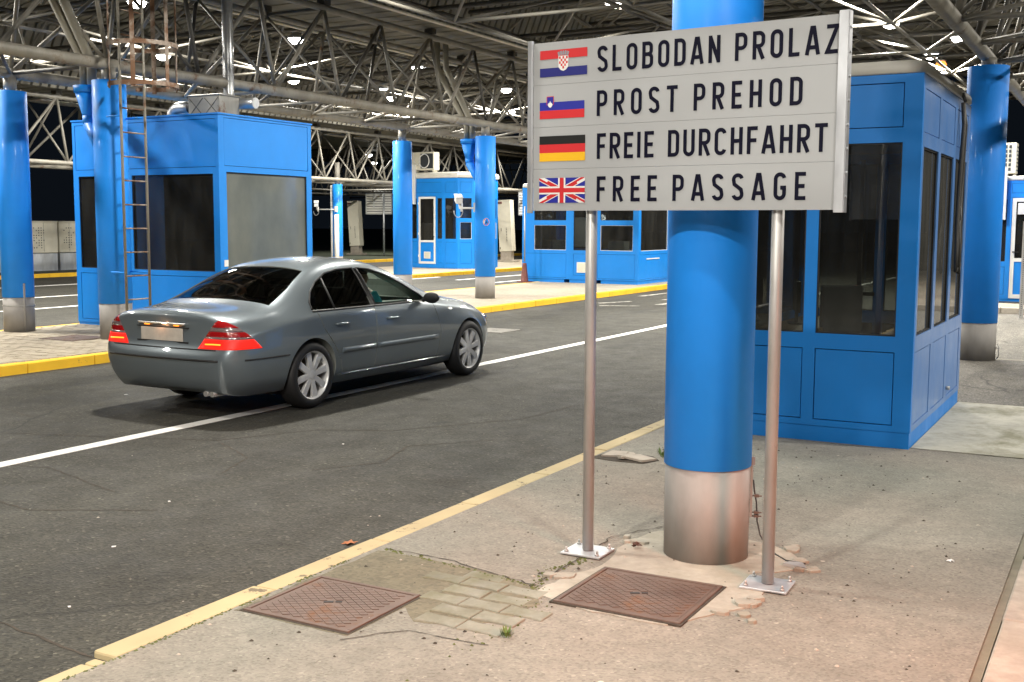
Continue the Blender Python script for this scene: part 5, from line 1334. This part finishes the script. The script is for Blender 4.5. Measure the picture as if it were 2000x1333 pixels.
# ================================================================== CANOPY
YN = [11.50 - 1.783*9 + 1.783*k for k in range(28)]      # node lines
def girder(x1, x2, y0, y1, label, zl=4.03, zu=5.72, rch=.085, step=1.783, individual=True, xi=.35, grp='lattice girders of the canopy'):
    g = thing('lattice_girder', label, 'girder', (0, 0, 0), 0, grp)
    for x in (x1, x2):
        m = MB(); m.tube((x, y0, zl), (x, y1, zl), rch, 14)
        m.build('lower_chord', M_frame_r, g)
    u1, u2 = x1 - xi*(1 if x1 < x2 else -1)*-1, x2 + xi*(1 if x1 < x2 else -1)*-1
    for x in (u1, u2):
        m = MB(); m.tube((x, y0, zu), (x, y1, zu), .062, 12); m.build('upper_chord', M_frame, g)
    ys = [y for y in YN if y0-.01 <= y <= y1+.01]
    nb = 0
    rest = MB()
    for i, y in enumerate(ys):
        mem = []
        yn = ys[i+1] if i+1 < len(ys) else None
        for xl, xu in ((x1, u1), (x2, u2)):
            mem.append(((xl, y, zl), (xu, y, zu), .034))
            if yn: mem.append(((xl, y, zl), (xu, yn, zu), .034))
        mem.append(((x1, y, zl), (u2, y, zu), .028))
        if i % 2 == 0: mem.append(((x2, y, zl), (u1, y, zu), .028))
        mem.append(((x1, y, zl), (x2, y, zl), .030))
        if yn: mem.append(((x1, y, zl), (x2, yn, zl), .026)); mem.append(((u1, y, zu), (u2, yn, zu), .026))
        mem.append(((u1, y, zu), (u2, y, zu), .03))
        for a, b, r in mem:
            if individual and nb < 96 and 4 < y < 30:
                m = MB(); m.tube(a, b, r, 8); m.build('brace', [M_frame, M_frame, M_frame_r, M_framed][nb % 4], g); nb += 1
            else: rest.tube(a, b, r, 6)
    if len(rest.bm.verts): o = rest.build('far_braces', M_frame, g); o['kind'] = 'stuff' if nb >= 96 else None
    if o.get('kind') is None and 'kind' in o.keys(): del o['kind']
    for y in ys[::2]:
        for x in (u1, u2):
            m = MB(); m.box((x-.09, y-.09, zu+.06), (x+.09, y+.09, zu+.16)); m.build('node_plate', M_framed, g)
    return (u1, u2)
A = girder(-12.90, -15.00, -2.5, 42, 'lattice girder along the left island resting on the ladder column')
B = girder(.25, -1.85, -2.5, 42, 'lattice girder above the sign resting on the near big blue column')
C = girder(-24.5, -26.4, -2.5, 52, 'lattice girder far left beyond the second lane', zl=3.33, zu=5.05, rch=.062, individual=False)
# far separate canopy frame
D = girder(-25.1, -27.3, 32.7, 33.0, 'x', individual=False) if False else None
OR2 = ['first', 'second', 'third', 'fourth', 'fifth', 'sixth', 'seventh', 'eighth', 'ninth', 'tenth', 'eleventh', 'twelfth', 'thirteenth', 'fourteenth', 'fifteenth', 'sixteenth', 'seventeenth', 'eighteenth', 'nineteenth', 'twentieth', 'twenty first', 'twenty second', 'twenty third', 'twenty fourth', 'twenty fifth']
def xtruss(xa, xb, y, label, zb=5.90, zt=6.72, n=5, rb=.045):
    g = thing('cross_truss', label, 'truss', (0, y, 0), 0, 'cross trusses over the lanes')
    m = MB(); m.tube((xa, 0, zb), (xb, 0, zb), rb, 10); m.build('lower_chord', M_framed, g)
    m = MB(); m.tube((xa, 0, zt), (xb, 0, zt), rb*.9, 8); m.build('upper_chord', M_framed, g)
    m = MB(); dx = (xb-xa)/n
    for k in range(n):
        m.tube((xa+dx*k, 0, zb), (xa+dx*(k+.5), 0, zt), .026, 8); m.tube((xa+dx*(k+.5), 0, zt), (xa+dx*(k+1), 0, zb), .026, 8)
    m.build('web', M_frame, g)
    return g
for (xa, xb, nm) in ((-12.55, -1.5, 'near lane'), (-23.6, -15.35, 'second lane')):
    q_ = 0
    for i, y in enumerate(YN):
        if 2 < y < 42: xtruss(xa, xb, y, 'thin dark cross truss over the %s, %s from the camera' % (nm, OR2[q_]), n=7 if i % 2 == 0 else 5, zb=5.9 if i % 2 else 6.15); q_ += 1
# space frame pyramids: lower nodes between the cross trusses
def pyramids(x0, x1, nx, label, zl=5.25, zt=5.90, y0=5, y1=40):
    g = thing('space_frame', label, 'space frame', (0,0,0), 0, 'space frames under the roof')
    ys = [y for i, y in enumerate(YN) if i % 2 == 1 and y0 < y < y1]; dx = (x1-x0)/nx
    nodes = {}
    for j, y in enumerate(ys[:-1]):
        m = MB(); yc = (y+ys[j+1])/2
        for i in range(nx):
            c = (x0+dx*(i+.5), yc, zl)
            for a in (0, 1):
                for b in (y, ys[j+1]): m.tube(c, (x0+dx*(i+a), b, zt), .027, 8)
            if i < nx-1: m.tube(c, (x0+dx*(i+1.5), yc, zl), .03, 8)
            if j < len(ys)-2: m.tube(c, (x0+dx*(i+.5), (ys[j+1]+ys[j+2])/2, zl), .03, 8)
        m.build('frame_bay', M_frame, g)
    m = MB()
    for i in range(nx+1): m.tube((x0+dx*i, y0, zt), (x0+dx*i, y1, zt), .036, 8); m.tube((x0+dx*i, y0, zt+.82), (x0+dx*i, y1, zt+.82), .03, 8)
    m.build('purlin', M_framed, g)
pyramids(-12.1, -2.2, 3, 'space frame of thin tubes over the near lane')
pyramids(-23.2, -15.7, 2, 'space frame of thin tubes over the second lane')
# roof sheets
def sheet(prof, y0, y1, name, parent, pitch=.26, dep=.075, mat=None):
    bm_ = MB(); ys = []; y = y0; k = 0
    while y < y1:
        ys += [(y, 0), (y+pitch*.70, 0), (y+pitch*.74, dep), (y+pitch*.96, dep)]; y += pitch
    ys.append((y1, 0))
    cols = []
    for (yy, d) in ys:
        c = []
        for i, (x, z) in enumerate(prof):
            a = Vector(prof[max(i-1, 0)]); b = Vector(prof[min(i+1, len(prof)-1)]); t_ = (b-a).normalized(); n = Vector((-t_.y, t_.x)); 
            if n.y < 0: n = -n
            c.append(bm_.bm.verts.new((x+n.x*d, yy, z+n.y*d)))
        cols.append(c)
    for p, q in zip(cols, cols[1:]):
        for i in range(len(prof)-1): bm_._f([p[i], q[i], q[i+1], p[i+1]])
    return bm_.build(name, mat or M_roofm, parent)
RF = thing('canopy_roof', 'corrugated sheet roof of the canopy over all lanes', 'roof')
for y0, y1 in ((-2.5, 8), (8, 19), (19, 30), (30, 42)):
    sheet([(-12.42, 5.82), (-12.0, 6.86), (-7.2, 7.45), (-2.5, 6.86), (-2.0, 5.82)], y0, y1, 'roof_sheet', RF)
    sheet([(-24.3, 5.2), (-23.6, 6.6), (-19.5, 7.45), (-15.85, 6.86), (-15.42, 5.82)], y0, y1, 'roof_sheet', RF)
    sheet([(-34, 6.3), (-30, 6.7), (-27.1, 6.3), (-26.6, 5.2)], y0, y1, 'roof_sheet', RF)
    sheet([(-15.42, 5.90), (-12.42, 5.90)], y0, y1, 'gutter_sheet', RF, .5, .02)
    sheet([(-26.6, 5.25), (-24.3, 5.25)], y0, y1, 'gutter_sheet', RF, .5, .02)
    sheet([(-2.0, 5.90), (.8, 5.90)], y0, y1, 'gutter_sheet', RF, .5, .02)
    sheet([(.8, 5.82), (1.2, 6.86), (6, 7.3), (12, 6.86)], y0, y1, 'roof_sheet', RF)
m = MB()
for x0, x1 in ((-12.52, -12.40), (-2.02, -1.9), (-15.42, -15.3)):
    m.box((x0, -2.5, 5.79), (x1, 42, 5.815))
m.build('gutter_edge', M_cream, RF)
# distant second canopy frame (dark lattice against the sky)
FC = thing('far_canopy_frame', 'distant dark lattice canopy frame behind the narrow far column', 'canopy')
m = MB()
for x in (-31, -36, -41): m.tube((x, 40, 3.5), (x, 62, 3.5), .05, 8)
for y in (47, 54, 61): m.tube((-46, y, 3.5), (-26, y, 3.5), .045, 8)
m.build('lower_chord', M_framed, FC)
m = MB()
for y in (47, 54, 61):
    x = -46
    while x < -25: m.tube((x, y, 3.42), (x+1, y, 5.6), .035, 6); m.tube((x+1, y, 5.6), (x+2, y, 3.42), .035, 6); x += 2
    m.tube((-46, y, 5.6), (-26, y, 5.6), .05, 8); m.tube((-46, y, 5.1), (-26, y, 5.1), .035, 8)
for x in (-31, -36, -41):
    y = 40
    while y < 61: m.tube((x, y, 3.42), (x, y+1.2, 5.6), .035, 6); m.tube((x, y+1.2, 5.6), (x, y+2.4, 3.42), .035, 6); y += 2.4
    m.tube((x, 40, 5.6), (x, 62, 5.6), .05, 8)
m.build('bracing', M_framed, FC)
m = MB(); m.box((-46, 40, 5.75), (-27, 62, 5.8)); m.build('roof_sheet', M_framed, FC)

# ================================================================== LAMPS
def lamp(x, y, z, label, small=False, energy=None, proto=[None]):
    if proto[0] is None:
        c = thing('high_bay_lamp', label, 'lamp', (x, y, z), 0, 'round lamps hanging from the canopy')
        m = MB(); m.lathe((0,0,0), [(.20,.0),(.215,.005),(.20,.05),(.09,.10),(.07,.20),(.03,.22)], 28); m.build('housing', M_galvl, c)
        m = MB(); m.lathe((0,0,0), [(.02,-.115),(.08,-.105),(.135,-.075),(.165,-.03),(.170,-.002)], 28); m.build('lens', M_lamp, c)
        m = MB(); m.tube((0,0,.21), (0,0,.9), .012, 6); m.build('hanger', M_galv, c); proto[0] = c
    else: c = copy_thing(proto[0], (x, y, z), label)
    L = bpy.data.lights.new('lamp_light', 'AREA'); L.shape = 'DISK'; L.size = .38; L.energy = energy or LAMP_W; L.color = (1, .955, .86); L.spread = R_(170)
    o = bpy.data.objects.new('lamp_light', L); COL.objects.link(o); o.location = (x, y, z-.125)
    return c
ORD = ['first', 'second', 'third', 'fourth', 'fifth', 'sixth', 'seventh', 'eighth', 'ninth']
ROWS = [('over the car lane', [(-8.9, 9.6), (-8.9, 14.85), (-8.9, 20.1), (-8.9, 25.3), (-8.9, 30.5), (-8.9, 36)]),
        ('above the lane edge by the sign', [(-1.2, -6.4), (-3.0, -1.4), (-4.4, 4.9), (-4.1, 19.6), (-4.7, 24.8), (-3.7, 27.4), (-4.65, 29.8)]),  # third lamp is added to brighten the booth front and pavement
        ('over the second lane beyond the ladder', [(-17.1, .3), (-17.1, 5.5), (-17.1, 10.7), (-17.0, 15.9), (-17.1, 20.7), (-17.2, 25.9), (-17.5, 31.3), (-17.3, 37)]),
        ('over the far side of the second lane', [(-21.8, 10.5), (-21.6, 16), (-21.8, 21.2), (-22, 26.5), (-22.1, 31.6), (-20.8, 37.6), (-20.9, 29.6)]),
        ('over the third lane far left', [(-28.5, 14), (-26.4, 21.8), (-26.6, 27.1), (-26.5, 32), (-28.5, 38)]),
        ('over the right hand lane', [(2.6, -5), (.5, 2.9), (3.6, 10.3), (3.6, 16.5), (2.6, 23), (2.6, 30)])]  # second lamp is an added front fill for the right hand booth
PW = {(-3.0, -1.4): 1.75, (-1.2, -6.4): 1.7, (3.6, 10.3): 1.3, (.5, 2.9): .5, (-4.4, 4.9): .42, (-17.1, .3): .8, (-8.9, 14.85): 1.1}
for nm, pl in ROWS:
    for i, (x, y) in enumerate(pl):
        lamp(x, y, 6.0, 'white lamp %s, %s from the camera' % (nm, ORD[i]), energy=LAMP_W*PW.get((x, y), 1))
for i, (x, y) in enumerate(((-33.5, 46), (-27.2, 46), (-37.5, 52), (-23, 44))):  # added lamps that brighten the distant cabinets
    lamp(x, y, 5.2, 'added white fill lamp under the distant canopy frame, %s from the left' % ORD[i], energy=420)
# double lamps and the one seen just left of the right column
SLm = thing('sodium_lamp', 'small orange glowing lamp above the right hand booth roof', 'lamp', (-4.60, 31.0, 5.90))
m = MB(); m.lathe((0,0,0), [(.0,-.12),(.10,-.08),(.14,0),(.10,.08),(.0,.12)], 20, cap=False); m.build('bulb', M_lampo, SLm)
m = MB(); m.tube((0,0,.08), (0,0,.5), .02, 8); m.lathe((0,0,.08), [(.04,0),(.14,.03),(.04,.06)], 16); m.build('holder', M_galv, SLm)
# warm red light from a signal lamp standing out of the frame, to the right of the camera
FL = thing('signal_lamp', 'red signal lamp on a short pole out of view right of the camera', 'lamp', (2.6, 2.6, 0))
m = MB(); m.tube((0,0,0), (0,0,2.2), .04, 12); m.build('pole', M_galv, FL)
m = MB(); m.box((-.06, -.14, 2.15), (.10, .14, 2.65)); m.build('housing', M_bk, FL, bevel=.01)
m = MB(); m.lathe((-.06, .0, 2.4), [(.11, -.018), (.11, .0)], 24, 'x'); m.build('lens', emis('warm_lens', (1, .30, .15), 20), FL)
L = bpy.data.lights.new('signal_light', 'SPOT'); L.shadow_soft_size = .45; L.energy = 1500; L.color = (1, .31, .16); L.spot_size = R_(58); L.spot_blend = .75
o = bpy.data.objects.new('signal_light', L); COL.objects.link(o); o.location = (2.5, 2.6, 2.4)
dv = (Vector((-.5, 3.9, 0)) - Vector((2.5, 2.6, 2.4))).normalized(); o.rotation_euler = dv.to_track_quat('-Z', 'Y').to_euler()
bmt.free()
for me in list(bpy.data.meshes):
    if me.users == 0: bpy.data.meshes.remove(me)
